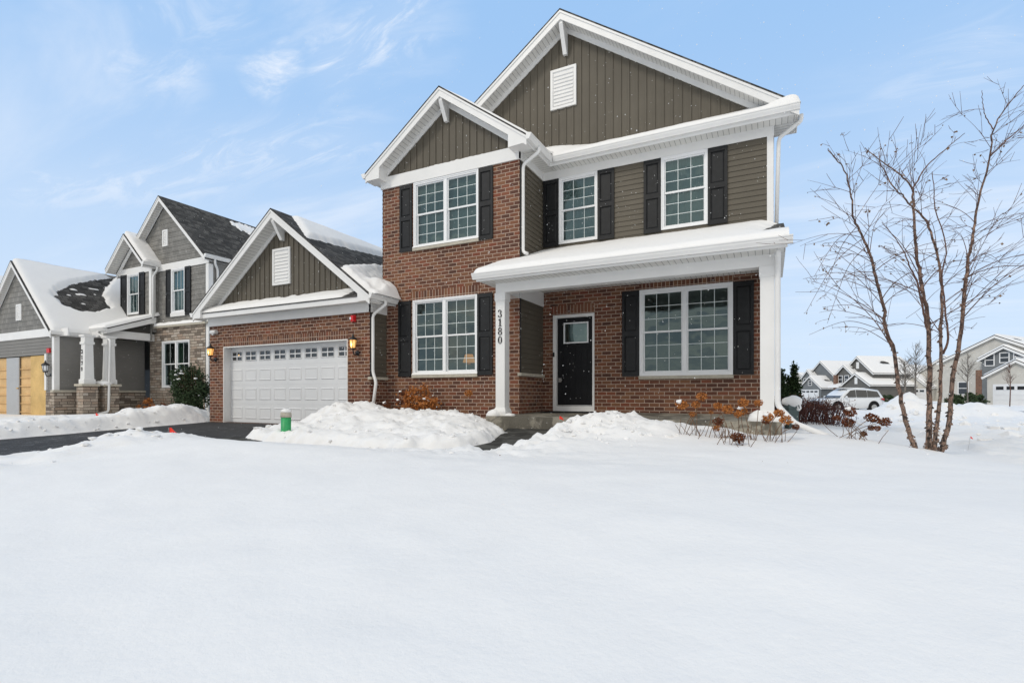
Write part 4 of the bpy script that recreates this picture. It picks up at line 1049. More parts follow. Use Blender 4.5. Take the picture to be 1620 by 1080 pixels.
def H(x, y):
    near = abs(x) < 26 and -2 < y < 30
    z = -0.97 + 0.29 * sm(0.6, 4.8, y)
    if x > -3.5: z += 0.11 * sm(5.0, 8.0, y) * sm(-3.6, -2.4, x)
    if x > 0.3: z -= 0.33 * sm(0.6, 3.0, x) * sm(5, 9, y)
    z -= 0.13 * sm(11, 26, y) * sm(0.2, 3, x)
    if y < 0.6: z -= 0.10 * sm(0.6, -6, y)
    if x < -8: z = z + (-0.98 - z) * sm(2.5, -3, y)
    V = Vector((x, y, 0))
    rough = 0.0
    if near:
        # wind-packed texture on the lawn: long faint ripples
        z += 0.030 * mnoise.noise(Vector((x * 0.55, y * 0.8, 1))) + 0.012 * mnoise.noise(Vector((x * 2.1 + y * 0.6, y * 3.2, 4)))
        bd = sdf(BED, x, y) if (-9.6 < x < -3 and 5 < y < 10.4) else -9
        wd = sdf(WALK, x, y) if (-9.6 < x < -2 and 4.3 < y < 9.5) else -9
        dx = min(x + 13.72, -8.72 - x) if y < 9.35 else -9
        if bd > -1: bd += 0.11 * mnoise.noise(Vector((x * 2.3, y * 2.3, 6))) + 0.05 * mnoise.noise(Vector((x * 7, y * 7, 2)))
        if bd > -0.02:
            base = zwalk(min(y, 8.7)) - 0.05; 
            h = 0.17 * math.sqrt(sm(0, 0.22, bd)) + 0.15 * sm(0.10, 1.7, bd)
            h += 0.27 * gauss(x, y, -8.05, 8.2, 0.72, 0.85) + 0.09 * gauss(x, y, -6.9, 7.6, 0.8, 0.8) + 0.13 * gauss(x, y, -5.62, 8.2, 0.55, 0.6) + 0.05 * gauss(x, y, -4.9, 7.7, 0.5, 0.8)
            h -= 0.16 * gauss(x, y, -6.6, 9.4, 0.9, 0.55)
            z = base + h; rough = 0.10 + 0.06 * sm(0.2, 0.6, bd) * min(1.0, 2.2 * (gauss(x, y, -8.05, 8.2, 0.9, 1.0) + gauss(x, y, -5.62, 8.2, 0.7, 0.8)))
        else:
            # the plough mound in front of the porch and the lawn edge above the walk
            mound = 0.25 * gauss(x, y, -2.15, 7.75, 0.62, 0.75) + 0.12 * gauss(x, y, -2.75, 7.2, 0.5, 0.9) + 0.15 * gauss(x, y, -1.45, 7.9, 0.5, 0.6) + 0.05 * gauss(x, y, -0.75, 8.0, 0.3, 0.4)
            mound -= 0.06 * gauss(x, y, -0.15, 8.55, 0.35, 0.35) - 0.05 * gauss(x, y, -0.55, 8.25, 0.25, 0.3)
            z += mound; mound += 0.15 * gauss(x, y, -2.85, 6.2, 0.45, 0.6) + 0.07 * gauss(x, y, -3.7, 5.1, 0.5, 0.4) + 0.13 * gauss(x, y, -3.05, 5.45, 0.5, 0.42); rough = 0.12 * min(1, mound * 6) + 0.03 * gauss(x, y, -3, 5.5, 2.5, 1.3)
            z += 0.07 * gauss(x, y, -6.2, 4.4, 3.0, 0.5)
            if y < 6.6:                                                     # ridge left by the snow blower along the drive
                r_ = math.exp(-((x + 8.25) / 0.42) ** 2) * sm(6.6, 5.6, y) * (float(np.interp(y, [1.5, 2.5, 3.0, 3.9, 4.5, 4.9, 5.6, 6.4], [0.05, 0.08, 0.08, 0.09, 0.05, 0.04, -0.10, -0.10])) + 0.03 * mnoise.noise(Vector((y * 1.7, 2, 2))))
                z += r_; rough = max(rough, 0.10 * math.exp(-((x + 8.25) / 0.6) ** 2))
            if wd > -0.35:
                t = sm(-0.30, 0.03, wd); z = z * (1 - t) + (zwalk(y) - 0.07) * t; rough *= 1 - t
        if x < -13.2:                                                       # bank between the drive and the neighbours' lawn
            e = -13.75 - x + 0.10 * mnoise.noise(Vector((y * 1.3, 0, 9)))
            t = sm(0.0, 0.55, e); crest = math.exp(-((e - 0.85) / 0.75) ** 2)
            hb = (0.13 + 0.27 * sm(6.2, 8.2, y) * sm(9.6, 8.6, y) + 0.05 * sm(5.0, 3.8, y)) * crest
            zl = -0.68 - 0.10 * sm(6, 2, y)
            z = (zdrive(y) - 0.09) * (1 - t) + (zl + hb) * t; rough = max(rough, 0.12 * math.sqrt(t) * (0.35 + 0.65 * crest) * sm(3.2, 1.8, e))
            if e > 2.0: z += 0.10 * sm(7.0, 7.9, y) * math.exp(-((e - 4.6) / 2.4) ** 2)
        if dx > -0.30 and y < 9.5 and x > -13.75:
            t = sm(-0.28, 0.02, dx); z = z * (1 - t) + (zdrive(y) - 0.09) * t; rough *= 1 - t
        if 9.3 < y < 16 and -13.9 < x < 0: z = min(z, -0.55) if bd < 0 else z
        if 1.6 < x < 2.5 and 8.6 < y < 9.6: z += 0.03 * gauss(x, y, 2.03, 9.05, 0.3, 0.3)
        if rough > 0.002:
            z += rough * (0.75 * mnoise.fractal(Vector((x * 2.2, y * 2.2, 0.5)), 0.8, 2.1, 5) + 0.60 * (0.55 - abs(mnoise.noise(Vector((x * 4.2, y * 4.2 + z * 3, 3))))) + 0.55 * (0.3 - abs(mnoise.noise(Vector((x * 11, y * 11, 8 + z * 6))))) + 0.22 * mnoise.noise(Vector((x * 24, y * 24, z * 9))) - 0.15)
        # foot-scuffed track to the right of the porch and the street-side bank
    if x > 3 and y > 9:
        z += 0.05 * mnoise.fractal(V * 0.6, 1.0, 2.0, 3) * sm(9, 14, y) * sm(70, 40, y)
        z += 0.90 * gauss(x, y, 5.8, 30.5, 1.0, 1.4) * (1 + 0.35 * mnoise.fractal(V * 1.6, 1, 2, 3)) + 0.16 * gauss(x, y, 4.7, 29.6, 0.9, 1.0) + 0.62 * gauss(x, y, 8.2, 31.5, 2.4, 1.2) * (1 + 0.4 * mnoise.fractal(V * 1.3, 1, 2, 3))
        z += (0.10 * mnoise.fractal(V * 1.5, 0.8, 2, 4) + 0.10 * abs(mnoise.noise(V * 2.6))) * sm(9.5, 12, y + 0.35 * x) * sm(45, 30, y)
        z += 0.25 * math.exp(-((y - 24 - 0.25 * x) / 1.3) ** 2) * sm(10, 16, x) * (1 + 0.7 * mnoise.fractal(V * 0.9, 1, 2, 3))
    return z
def axis(stops):
    out = [stops[0][0]]
    for (a, _), (b, st) in zip(stops, stops[1:]):
        n_ = max(1, round((b - a) / st)); out += [a + (b - a) * (i + 1) / n_ for i in range(n_)]
    return out
xs = axis([(-600, 0), (-120, 60), (-40, 10), (-18, 0.6), (-15.6, 0.12), (-1.4, 0.05), (3.5, 0.11), (14, 0.18), (40, 0.8), (140, 10), (900, 90)])
ys = axis([(-60, 0), (-4, 4), (0.4, 0.22), (4.0, 0.10), (9.8, 0.05), (16, 0.14), (26, 0.25), (36, 0.25), (80, 3), (200, 15), (1500, 130)])
vs = [(x, y, H(x, y)) for y in ys for x in xs]; nx = len(xs)
fs = [(j * nx + i, j * nx + i + 1, (j + 1) * nx + i + 1, (j + 1) * nx + i) for j in range(len(ys) - 1) for i in range(nx - 1)]
me = bpy.data.meshes.new("snow_ground"); me.from_pydata(vs, [], fs); me.materials.append(M['snow']); me.polygons.foreach_set('use_smooth', [True] * len(fs))
g = bpy.data.objects.new("snow_ground", me); COL.objects.link(g); g['kind'] = 'structure'
HS = lambda x, y: H(x, y)
mb = MB(); ns = 26
for i in range(ns):
    ya, yb = -3 + (9.32 + 3) * i / ns, -3 + (9.32 + 3) * (i + 1) / ns
    mb.quad(Vector((-14.0, ya, zdrive(ya))), Vector((-8.45, ya, zdrive(ya))), Vector((-8.45, yb, zdrive(yb))), Vector((-14.0, yb, zdrive(yb))))
mb.build("driveway", M['asphalt'])['kind'] = 'structure'
mb = MB(); n = 40
mb.add([Vector((x, y, zwalk(y))) for x, y in WALK] + [Vector((x, y, zwalk(y) - 0.1)) for x, y in WALK], [tuple(range(len(WALK)))] + [(i, (i + 1) % len(WALK), len(WALK) + (i + 1) % len(WALK), len(WALK) + i) for i in range(len(WALK))])
mb.build("walkway", M['wetconcrete'])['kind'] = 'structure'
# loose snow pad on the stoop
def clump(name, x, y, z, r, seed, sq=(1.5, 1, 0.5), label=None, cat=None):
    o = thing_mesh(MB().blob((x, y, z), r, seed, 14, 0.5, sq), name, M['snow'], label, cat); return o
def thing_mesh(mb, name, mat, label, cat, group=None):
    return tag(mb.build(name, mat), label, cat, group)

# doormat
mb = MB(); dm = dr; mb.prism([(dr[0] - 0.05, 0), (dr[1] + 0.02, 0), (dr[1] + 0.02, 0.014), (dr[0] - 0.05, 0.014)], 0, 0.5, lambda u, z, d=0.0: Vector((u, 10.78 - d, -0.366 - 0.0186 * (d + 0.12) + 0.003 + z)))
thing_mesh(mb, "doormat", M['mat'], "dark doormat on the porch slab before the black front door", "doormat")

# ---------------------------------------------------------------- neighbours' grey house on the left
nb = thing("neighbour_house", "grey shingled house with stone base beyond the driveway, garage boarded up", "house", (-20, 14, -0.9))
NY, NG, NBY = 11.2, 8.5, 11.0
fN, fNG, fNB = front(NY), front(NG), front(NBY)
def px_x(px, Y): return at(px, 500, Y=Y).x
# upper gable
gx, gza, gk = -19.64, 7.17, 0.93
xr_n = -17.15
nroof, nz_ = gable(nb, gx, gza, gk, gx - 2.72, gx + 2.62, 10.94, NY, 20.0, fh=0.16, trim=0.03, roofmat='shingle2')
rl = [px_x(260.2, NY), px_x(303, NY), at(281, 612.7, Y=NY).z, at(281, 539.2, Y=NY).z]
wr = [px_x(272.5, NY), px_x(293.3, NY), at(283, 494, Y=NY).z, at(283, 425, Y=NY).z]
mb = MB(); lap(mb, fN, 2.62, 4.62, (-22.1, xr_n), [wr], ex=0.178, pr=0.012); mb.build("siding", M['gshake'], nb)
mb = MB(); lap(mb, fN, 4.62, 7.0, lambda z: (max(-22.1, gx - (gza - 0.24 - z) / gk), min(xr_n, gx + (gza - 0.24 - z) / gk)), ex=0.178, pr=0.012); mb.build("siding", M['gshake'], nb)
mb = MB(); lap(mb, east(xr_n), -0.7, 4.7, (NY, 20), ex=0.11); lap(mb, west(-22.2), 1.0, 4.7, (NY, 20), ex=0.11); lap(mb, back_(20.0), -0.7, 4.7, (-22.2, xr_n), ex=0.11); mb.build("siding", M['glap'], nb)
MB().rect(-20.1, xr_n + 0.02, 4.52, 4.76, 0.016, 0.04, fN).build("frieze", M['white'], nb)
mb = MB(); mb.box(xr_n - 0.13, xr_n + 0.02, NY - 0.045, NY + 0.12, -0.9, 4.5); mb.build("corner_board", M['white'], nb)
vx = [px_x(258.6, NY), px_x(266.8, NY)]; louvre_vent(nb, fN, vx[0], vx[1], at(262, 390, Y=NY).z, at(262, 364, Y=NY).z, 8)
window(nb, front(NY - 0.012), wr, double=False, grid=(3, 1), glass='glassup', sill=False, curtain=True, label="upper window of the grey house under its main gable")
mb = MB(); mb.rect(wr[0] - 0.04, wr[1] + 0.04, wr[2] - 0.14, wr[2] - 0.01, 0.014, 0.05, fN); mb.build("sill", M['white'], nb)
for a, b in ((264, 272), (294, 303)): shutter(nb, front(NY - 0.016), px_x(a, NY), px_x(b, NY), wr[2] - 0.12, wr[3] + 0.02)
# stone storey
xs0 = px_x(240, NY)
mb = MB(); wall(mb, front(NY - 0.06), xs0, xr_n - 0.13, -1.0, 2.44, [rl], 0.1); mb.build("stone_wall", M['stone'], nb)
MB().rect(xs0 - 0.1, xr_n, 2.44, 2.52, 0.0, 0.16, fN).build("stone_ledge", M['sill'], nb)
snow_sheet(nb, lambda s, t: Vector((xs0 - 0.1 + 3.35 * s, NY - 0.17 + 0.17 * t, 2.52)), 60, 8, lambda s, t, p: (0.10 + 0.03 * nz(p, 2.0, 1)) * edge_fade(s, t, 0.02, 0, 0.5, 0))
window(nb, front(NY - 0.06), rl, double=True, grid=(2, 1), label="stone framed lower window of the grey house", sill=False)
MB().quad(fN(rl[0] + 0.15, rl[2], -0.35), fN(rl[0] + 0.55, rl[2], -0.35), fN(rl[0] + 0.55, rl[3], -0.35), fN(rl[0] + 0.15, rl[3], -0.35)).build("curtain", M['green2'], nb)
MB().quad(fN(rl[0] - 0.2, rl[2] - .2, -1.2), fN(rl[1] + 0.5, rl[2] - .2, -1.2), fN(rl[1] + 0.5, rl[3] + .2, -1.2), fN(rl[0] - 0.2, rl[3] + .2, -1.2)).build("room", M['room'], nb)
# small upper bay with its own gable
bx0, bx1 = -22.2, -20.13
bk, nzb = gable(nb, -21.2, 5.92, 0.95, -22.43, -20.0, 10.60, NBY, 12.5, fh=0.15, trim=0.03)
wl_ = [px_x(203, NBY), px_x(221, NBY), at(212, 497, Y=NBY).z, at(212, 434, Y=NBY).z]
mb = MB(); lap(mb, fNB, 2.0, 4.55, (bx0, bx1), [wl_], ex=0.178, pr=0.012); lap(mb, fNB, 4.55, 5.75, lambda z: (-21.2 - (5.72 - z) / .95, -21.2 + (5.72 - z) / .95), ex=0.178, pr=0.012)
lap(mb, east(bx1), 2.3, 4.6, (NBY, NY), ex=0.178, pr=0.012); mb.build("siding", M['gshake'], nb)
MB().rect(bx0 - 0.02, bx1 + 0.02, 4.52, 4.76, 0.016, 0.04, fNB).build("frieze", M['white'], nb)
mb = MB(); mb.box(bx1 - 0.12, bx1 + 0.02, NBY - 0.05, NBY + 0.1, 2.6, 4.52); mb.box(bx1, -20.0, NBY - 0.38, NY, 4.60, 4.66); mb.build("corner_board", M['white'], nb)
window(nb, front(NBY - 0.012), wl_, double=False, grid=(3, 1), glass='glassup', sill=False, curtain=True, label="upper window of the grey house in its small bay")
for a, b in ((192.5, 202.4), (221.7, 230)): shutter(nb, front(NBY - 0.016), px_x(a, NBY), px_x(b, NBY), wl_[2] - 0.05, wl_[3] + 0.02)
gutter(nb, (-20.0, 10.58, 4.78), (-20.0, NY + 0.05, 4.78), (1, 0, 0)); gutter(nb, (gx + 2.62, 10.92, 4.76), (gx + 2.62, 19.9, 4.76), (1, 0, 0))
mb = MB(); mb.box(xr_n, gx + 2.62, 10.96, 20, 4.6, 4.64); mb.box(gx + 2.60, gx + 2.62, 10.95, 20, 4.6, 4.74); mb.build("soffit", M['white'], nb)
downspout(nb, [(-19.92, 11.05, 4.66), (-19.92, 11.05, 4.55), (bx1 + 0.1, NBY - 0.03, 4.32), (bx1 + 0.1, NBY - 0.03, 2.75)]); downspout(nb, [(xr_n + 0.15, 11.3, 4.66), (xr_n + 0.15, 11.3, 4.5), (xr_n + 0.06, 11.45, 4.35), (xr_n + 0.06, 11.45, 0)])
snow_sheet(nb, lambda s, t: Vector((-21.2 + 1.3 * s, 10.62 + 0.9 * t, nzb(min(-21.2 + 1.3 * s, -20.0)) + 0.004)), 40, 24, lambda s, t, p: (0.13 + 0.02 * nz(p, 2, 1)) * edge_fade(s, t, 0.0, 0.08, 0.15, 0.0))
def P_nu(s, t): x = gx + 2.72 * s; return Vector((x, 11.0 + 8.8 * t, nz_(x) + 0.004))
def T_nu(s, t, p):
    if s > 0.955: return 0.10 * math.sqrt(sm(0, 0.04, s - 0.955)) - 0.006                 # rim of snow along the gutter
    d = 1 - (((s - 0.16 - 0.4 * (t - 0.36)) / 0.11) ** 2 + ((t - 0.40) / 0.11) ** 2) + 0.9 * nz(Vector((s * 6, t * 26, 0)), 2, 3)
    return 0.07 * math.sqrt(sm(0, 0.4, d)) - 0.006 if d > 0 else -0.01
snow_sheet(nb, P_nu, 110, 150, T_nu, label="patches of snow left on the steep upper roof")
# garage wing
gxx, gz0, gkk = -23.6, 4.68, 0.955
ngr, nzg = gable(nb, gxx, gz0, gkk, -26.5, -20.86, 8.3, NG, 15.0, fh=0.17, trim=0.03)
xg = -21.0
mb = MB(); lap(mb, fNG, 2.2, 4.4, lambda z: (gxx - (gz0 - 0.25 - z) / gkk, gxx + (gz0 - 0.25 - z) / gkk), ex=0.178, pr=0.012); mb.build("gable_siding", M['gshake'], nb)
MB().rect(-26.3, xg + 0.02, 1.95, 2.22, 0.016, 0.04, fNG).build("frieze", M['white'], nb)
op = [px_x(-70, NG), px_x(73, NG), -1.0, at(40, 563, Y=NG).z]
mb = MB(); lap(mb, fNG, op[3], 1.96, (-26.3, xg), ex=0.11); lap(mb, fNG, -0.95, op[3], (op[1], xg), ex=0.11); lap(mb, fNG, -0.95, op[3], (-26.3, op[0]), ex=0.11)
lap(mb, east(xg), 0.15, 2.0, (NG, 11.2), ex=0.11); lap(mb, west(-26.3), -0.9, 2.0, (NG, 15), ex=0.11); mb.build("siding", M['glap'], nb)
mb = MB(); mb.box(xg - 0.13, xg + 0.02, NG - 0.045, NG + 0.10, 0.17, 1.95); mb.build("corner_board", M['white'], nb)
MB().prism([(NG - 0.1, 0.10), (11.2, 0.10), (11.2, 0.17), (NG - 0.1, 0.17)], -0.1, 0.10, east(xg)).build("stone_ledge", M['sill'], nb)
mb = MB(); wall(mb, east(xg + 0.06), NG - 0.06, 11.2, -1.0, 0.10); wall(mb, front(NG - 0.06), op[1] + 0.12, xg + 0.06, -1.0, 0.10); mb.build("stone_wall", M['stone'], nb)
vx = [px_x(27.5, NG), px_x(35.5, NG)]; louvre_vent(nb, fNG, vx[0], vx[1], at(31, 507, Y=NG).z, at(31, 481.5, Y=NG).z, 8)
# boards closing the garage opening: OSB sheets over studs and a primed door leaf
fO = front(NG + 0.03)
mb = MB(); mb.rect(px_x(48, NG), op[1] - 0.0, -0.95, op[3] - 0.02, 0.0, 0.02, fO); tag(mb.build("board_panel", M['osb'], nb), "yellow strand board closing the garage")
mb = MB(); mb.rect(px_x(-70, NG), px_x(48, NG) - 0.01, -0.95, op[3] - 0.02, -0.06, -0.04, fO)
for k in range(7): mb.rect(px_x(-70, NG), px_x(48, NG) - 0.01, -0.9 + 0.3 * k, -0.9 + 0.3 * k + 0.035, -0.04, 0.0, fO)
mb.build("board_panel", M['lumber'], nb)
MB().rect(px_x(10, NG), px_x(29.5, NG), -0.95, op[3] - 0.03, -0.01, 0.025, fO).build("temporary_door", M['steel2'], nb)
pk = at(27, 614, Y=NG); MB().tube([fO(pk.x, pk.z, 0.02), fO(pk.x + 0.1, pk.z, 0.05), fO(pk.x + 0.12, pk.z, 0.08)], 0.025, 8).build("door_handle", M['osb'], nb)
mb = MB(); mb.box(op[1], op[1] + 0.12, NG - 0.05, NG + 0.03, 0.17, op[3] + 0.02); mb.build("garage_door_frame", M['white'], nb)
pl = at(72.5, 583, Y=NG - .13); lantern(nb, fNG, pl.x + 0.05, pl.z, lit=False, s=1.25)
pa = at(79, 554.5, Y=NG); MB().rect(pa.x - .09, pa.x + .09, pa.z - .075, pa.z + .075, 0.0, 0.06, fNG).build("alarm_strobe", M['red'], nb)
# side porch: columns on stone piers, beam, shed roof
def pier(cx, cy, sz, num=None):
    b = MB(); zc = 0.30; e = 0.07
    b.box(cx - sz / 2 - e, cx + sz / 2 + e, cy - sz / 2 - e, cy + sz / 2 + e, -1.0, zc); b.build("stone_pier", M['stone'], nb)
    MB().box(cx - sz / 2 - e - .05, cx + sz / 2 + e + .05, cy - sz / 2 - e - .05, cy + sz / 2 + e + .05, zc, zc + 0.07).build("stone_ledge", M['sill'], nb)
    prof = [(0.03, zc + .07), (0.03, zc + 0.22), (0.0, zc + 0.24), (-0.02, 1.66), (0.012, 1.68), (0.012, 1.75), (-0.01, 1.76), (-0.01, 1.90), (0.03, 1.93), (0.03, 1.985)]
    def sq(e_, z): h = sz / 2 + e_; return [Vector((cx - h, cy - h, z)), Vector((cx + h, cy - h, z)), Vector((cx + h, cy + h, z)), Vector((cx - h, cy + h, z))]
    vs = [p for e_, z in prof for p in sq(e_, z)]; fs = [(4 * i + k, 4 * i + (k + 1) % 4, 4 * i + 4 + (k + 1) % 4, 4 * i + 4 + k) for i in range(len(prof) - 1) for k in range(4)]
    c = MB().add(vs, fs).build("porch_column", M['white'], nb)
    if num:
        b = MB(); hh = 0.14
        for i, ch in enumerate(num): digit(b, ch, cx - sz * 0.30, 1.36 - i * 0.19, hh, front(cy - sz / 2 + 0.012))
        b.build("house_number", M['ink'], c)
p1 = at(130, 600, w=16.9); p2 = at(165, 600, w=17.4)
pier(p1.x, p1.y + 0.14, 0.27, "3170"); pier(p2.x, p2.y + 0.14, 0.27)
MB().blob((p2.x, p2.y + 0.0, 0.40), 0.24, 3, 14, 0.2, (1.3, 1.0, 0.4)).build("ledge_snow", M['roofsnow'], nb)
bxm = -20.25
mb = MB(); mb.box(bxm - 0.2, bxm, 9.5, NY - 0.06, 1.985, 2.24); mb.box(xg, bxm - 0.2, 9.45, 9.65, 1.985, 2.24); mb.build("porch_beam", M['white'], nb)
mb = MB(); mb.box(xg, bxm - 0.2, NG + 0.1, NG + 0.14, 1.95, 2.2); mb.box(xg + 0.022, xg + 0.05, NG, 9.5, 1.96, 2.2); mb.build("frieze", M['white'], nb)
znp = lambda y: 2.30 + 0.385 * (y - 9.55)
mb = MB(); mb.prism([(9.52, znp(9.52)), (NY, znp(NY)), (NY, znp(NY) - 0.05), (9.52, znp(9.52) - 0.05)], -2.5, 0.0, east(bxm + 0.18)); mb.build("porch_roof", M['shingle'], nb)
mb = MB(); mb.prism([(9.54, znp(9.54) - 0.045), (NY - 0.1, znp(NY - .1) - 0.045), (NY - 0.1, znp(NY - .1) - 0.24), (9.54, znp(9.54) - 0.20)], -0.03, 0.0, east(bxm + 0.18)); mb.build("rake_board", M['white'], nb)
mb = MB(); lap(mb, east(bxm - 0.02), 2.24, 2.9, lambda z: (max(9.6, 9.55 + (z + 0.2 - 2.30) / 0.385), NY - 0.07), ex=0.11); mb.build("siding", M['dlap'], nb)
mb = MB(); mb.box(-20.9, bxm + 0.2, 9.51, 9.535, 2.10, 2.27); mb.build("fascia", M['white'], nb); gutter(nb, (-20.9, 9.51, 2.29), (bxm + 0.2, 9.51, 2.29), (0, -1, 0))
gutter(nb, (-20.86, 8.28, 2.10), (-20.86, 9.35, 2.10), (1, 0, 0))
mb = MB(); mb.box(xg, -20.86, 8.35, 9.4, 2.0, 2.04); mb.build("soffit", M['white'], nb)
downspout(nb, [(-20.45, 9.44, 2.18), (-20.45, 9.44, 2.08), (p2.x + 0.26, p2.y + 0.05, 1.85), (p2.x + 0.26, p2.y + 0.0, -0.55), (p2.x + 0.1, p2.y - 0.25, -0.62)])
# porch recess and stoop
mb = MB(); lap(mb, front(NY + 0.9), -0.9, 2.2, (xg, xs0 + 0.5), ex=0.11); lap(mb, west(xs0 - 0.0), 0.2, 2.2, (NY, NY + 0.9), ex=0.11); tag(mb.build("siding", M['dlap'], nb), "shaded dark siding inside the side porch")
mb = MB(); wall(mb, front(NY + 0.84), xg, xs0 + 0.1, -1.0, 0.15); mb.build("stone_wall", M['stone'], nb)
MB().box(xg + 0.06, bxm + 0.05, 9.2, NY + 0.85, -1.0, -0.58).build("porch_slab", M['concrete'], nb)
# roof snow with the bare oval
def P_ng(s, t): x = gxx + (-20.84 - gxx) * s; return Vector((x, 8.33 + 6.6 * t, nzg(min(x, -20.86)) + 0.004))
oval = []
for q in ((87, 470), (92, 460), (108, 451), (140, 444), (182, 439), (168, 455), (162, 468), (174, 487), (150, 495), (126, 494), (102, 485)):
    r_ = ray(*q); nrm = Vector((gkk, 0, 1)); k = (Vector((gxx, 0, gz0 + 0.004)).dot(nrm)) / r_.dot(nrm); h = r_ * k
    oval.append(((h.x - gxx) / (-20.84 - gxx), (h.y - 8.33) / 6.6))
def T_ng(s, t, p):
    d = sdf(oval, s, t) + 0.012 * nz(Vector((s * 12, t * 40, 0)), 1, 3)
    k = edge_fade(s, t, 0.0, 0.04, 0.03, 0)
    if d > 0:
        streak = nz(Vector((s * 30, t * 9, 2)), 1, 3); c_ = sdf(oval, s, t)
        return 0.02 if (streak > 0.40 and 0.03 < c_ and 0.30 < (s - min(o[0] for o in oval)) / (max(o[0] for o in oval) - min(o[0] for o in oval)) < 0.8) else -0.01
    return (0.12 + 0.02 * nz(p, 1, 2)) * k * math.sqrt(sm(0, 0.03, -d)) - 0.004
snow_sheet(nb, P_ng, 110, 130, T_ng, label="roof snow with an oval melted bare")
def P_np(s, t): y = 9.42 + (NY - 9.42) * t; return Vector((xg - 1.2 + (bxm + 0.22 - xg + 1.2) * s, y, znp(max(9.52, y)) + 0.004))
snow_sheet(nb, P_np, 60, 40, lambda s, t, p: (0.11 + 0.02 * nz(p, 1.4, 1)) * edge_fade(s, t, 0, 0.05, 0.08, 0))
snow_sheet(nb, lambda s, t: Vector((gxx - 2.9 * s, 8.4 + 6.5 * t, nzg(gxx - 2.9 * s) + 0.004)), 30, 30, lambda s, t, p: (0.12 + 0.02 * nz(p, 1, 2)) * edge_fade(s, t, 0, 0.04, 0.03, 0.03))
snow_sheet(nb, lambda s, t: Vector((gx - 2.7 * s, 11.0 + 8.9 * t, nz_(gx - 2.7 * s) + 0.004)), 30, 30, lambda s, t, p: (0.09 + 0.02 * nz(p, 1, 2)) * edge_fade(s, t, 0.04, 0.04, 0.03, 0.03))
# a further snowy roof just entering the frame at the far left
hb3 = thing("neighbour_house", "house at the left edge, only its snowy roof showing behind the boarded garage", "house", (-46, 17, -0.9))
mb = MB(); mb.prism([(-50, -0.9), (-41.5, -0.9), (-41.5, 4.4), (-45.75, 7.6), (-50, 4.4)], -9, 0, front(13.0)); mb.build("wall", M['glap'], hb3)
mb = MB()
for s in (-1, 1): mb.prism([(-45.75, 7.7), (-45.75 + s * 4.7, 4.2), (-45.75 + s * 4.7, 4.4), (-45.75, 7.95)], -9.4, 0.4, front(13.0))
mb.build("roof", M['roofsnow'], hb3)
# ---------------------------------------------------------------- the river birch at the right
def pxpath(pts, w0, w1, jit=0.0, sd=1):
    rg = random.Random(sd); out = []
    for i, (x, y) in enumerate(pts):
        t = i / (len(pts) - 1); out.append(at(x, y, w=w0 + (w1 - w0) * t + rg.uniform(-jit, jit)))
    return out
def smooth_path(P, k=4):
    out = []
    for i in range(len(P) - 1):
        p0, p1, p2, p3 = P[max(i - 1, 0)], P[i], P[i + 1], P[min(i + 2, len(P) - 1)]
        for j in range(k):
            t = j / k
            out.append(0.5 * ((2 * p1) + (p2 - p0) * t + (2 * p0 - 5 * p1 + 4 * p2 - p3) * t * t + (3 * p1 - p0 - 3 * p2 + p3) * t ** 3))
    out.append(P[-1]); return out
tb = at(1476, 712, w=7.2)
birch = thing("birch_tree", "leafless multi stemmed river birch with peeling bark in the front lawn", "tree", (tb.x, tb.y, HS(tb.x, tb.y)))
birch.location.z = tb.z
STEMS = [  # pixel path, depth from-to, radius from-to
    ([(1449, 714), (1433, 665), (1423, 624), (1415, 559), (1401, 515), (1395, 474), (1384, 438), (1378, 409), (1367.6, 383), (1358, 360), (1350.7, 349), (1346.8, 317), (1344, 299), (1336.5, 270), (1322, 252), (1308, 235)], 7.1, 6.6, 0.031, 0.005),
    ([(1470, 716), (1470, 655), (1469.6, 600), (1470, 528), (1465, 484), (1458, 448), (1452, 417), (1448, 381), (1447, 350), (1445, 312), (1443.5, 299), (1428.5, 281), (1410, 266), (1389.6, 252), (1368, 234)], 7.15, 7.5, 0.039, 0.005),
    ([(1477, 716), (1485, 655), (1488, 598), (1488, 540), (1489.4, 495), (1489.4, 443), (1481.6, 399), (1471, 358), (1456, 338), (1441, 325), (1426, 308), (1413, 295), (1401, 275), (1392, 257), (1390, 240)], 7.1, 7.0, 0.027, 0.005),
    ([(1487, 716), (1501, 665), (1508.5, 598), (1521, 520), (1525.7, 464), (1529.6, 433), (1532, 407), (1540, 370), (1542.5, 353), (1550, 312), (1560.7, 273), (1567, 244), (1571, 205.5), (1589, 174), (1606, 152), (1621, 134)], 7.25, 7.6, 0.034, 0.005),
    ([(1467, 520), (1461, 495), (1452, 451), (1441, 425), (1433, 405), (1426, 391), (1412, 372), (1395, 352)], 7.3, 7.9, 0.017, 0.004),
    ([(1492, 560), (1500, 535), (1497, 505), (1493, 470), (1491, 430), (1497, 390), (1480, 330), (1478, 300), (1474, 272)], 7.1, 6.5, 0.017, 0.004),
    ([(1443.5, 299), (1455, 280), (1465, 264), (1484, 246), (1502, 231), (1515, 220), (1526, 211)], 7.4, 7.8, 0.013, 0.004),
    ([(1567, 247), (1585, 229), (1601, 215), (1621, 197)], 7.5, 7.2, 0.013, 0.005),
    ([(1571, 205), (1562, 190), (1555.5, 174), (1554, 158), (1554, 143)], 7.5, 7.4, 0.008, 0.003),
]
rg = random.Random(11); leafpts = []; npart = 0
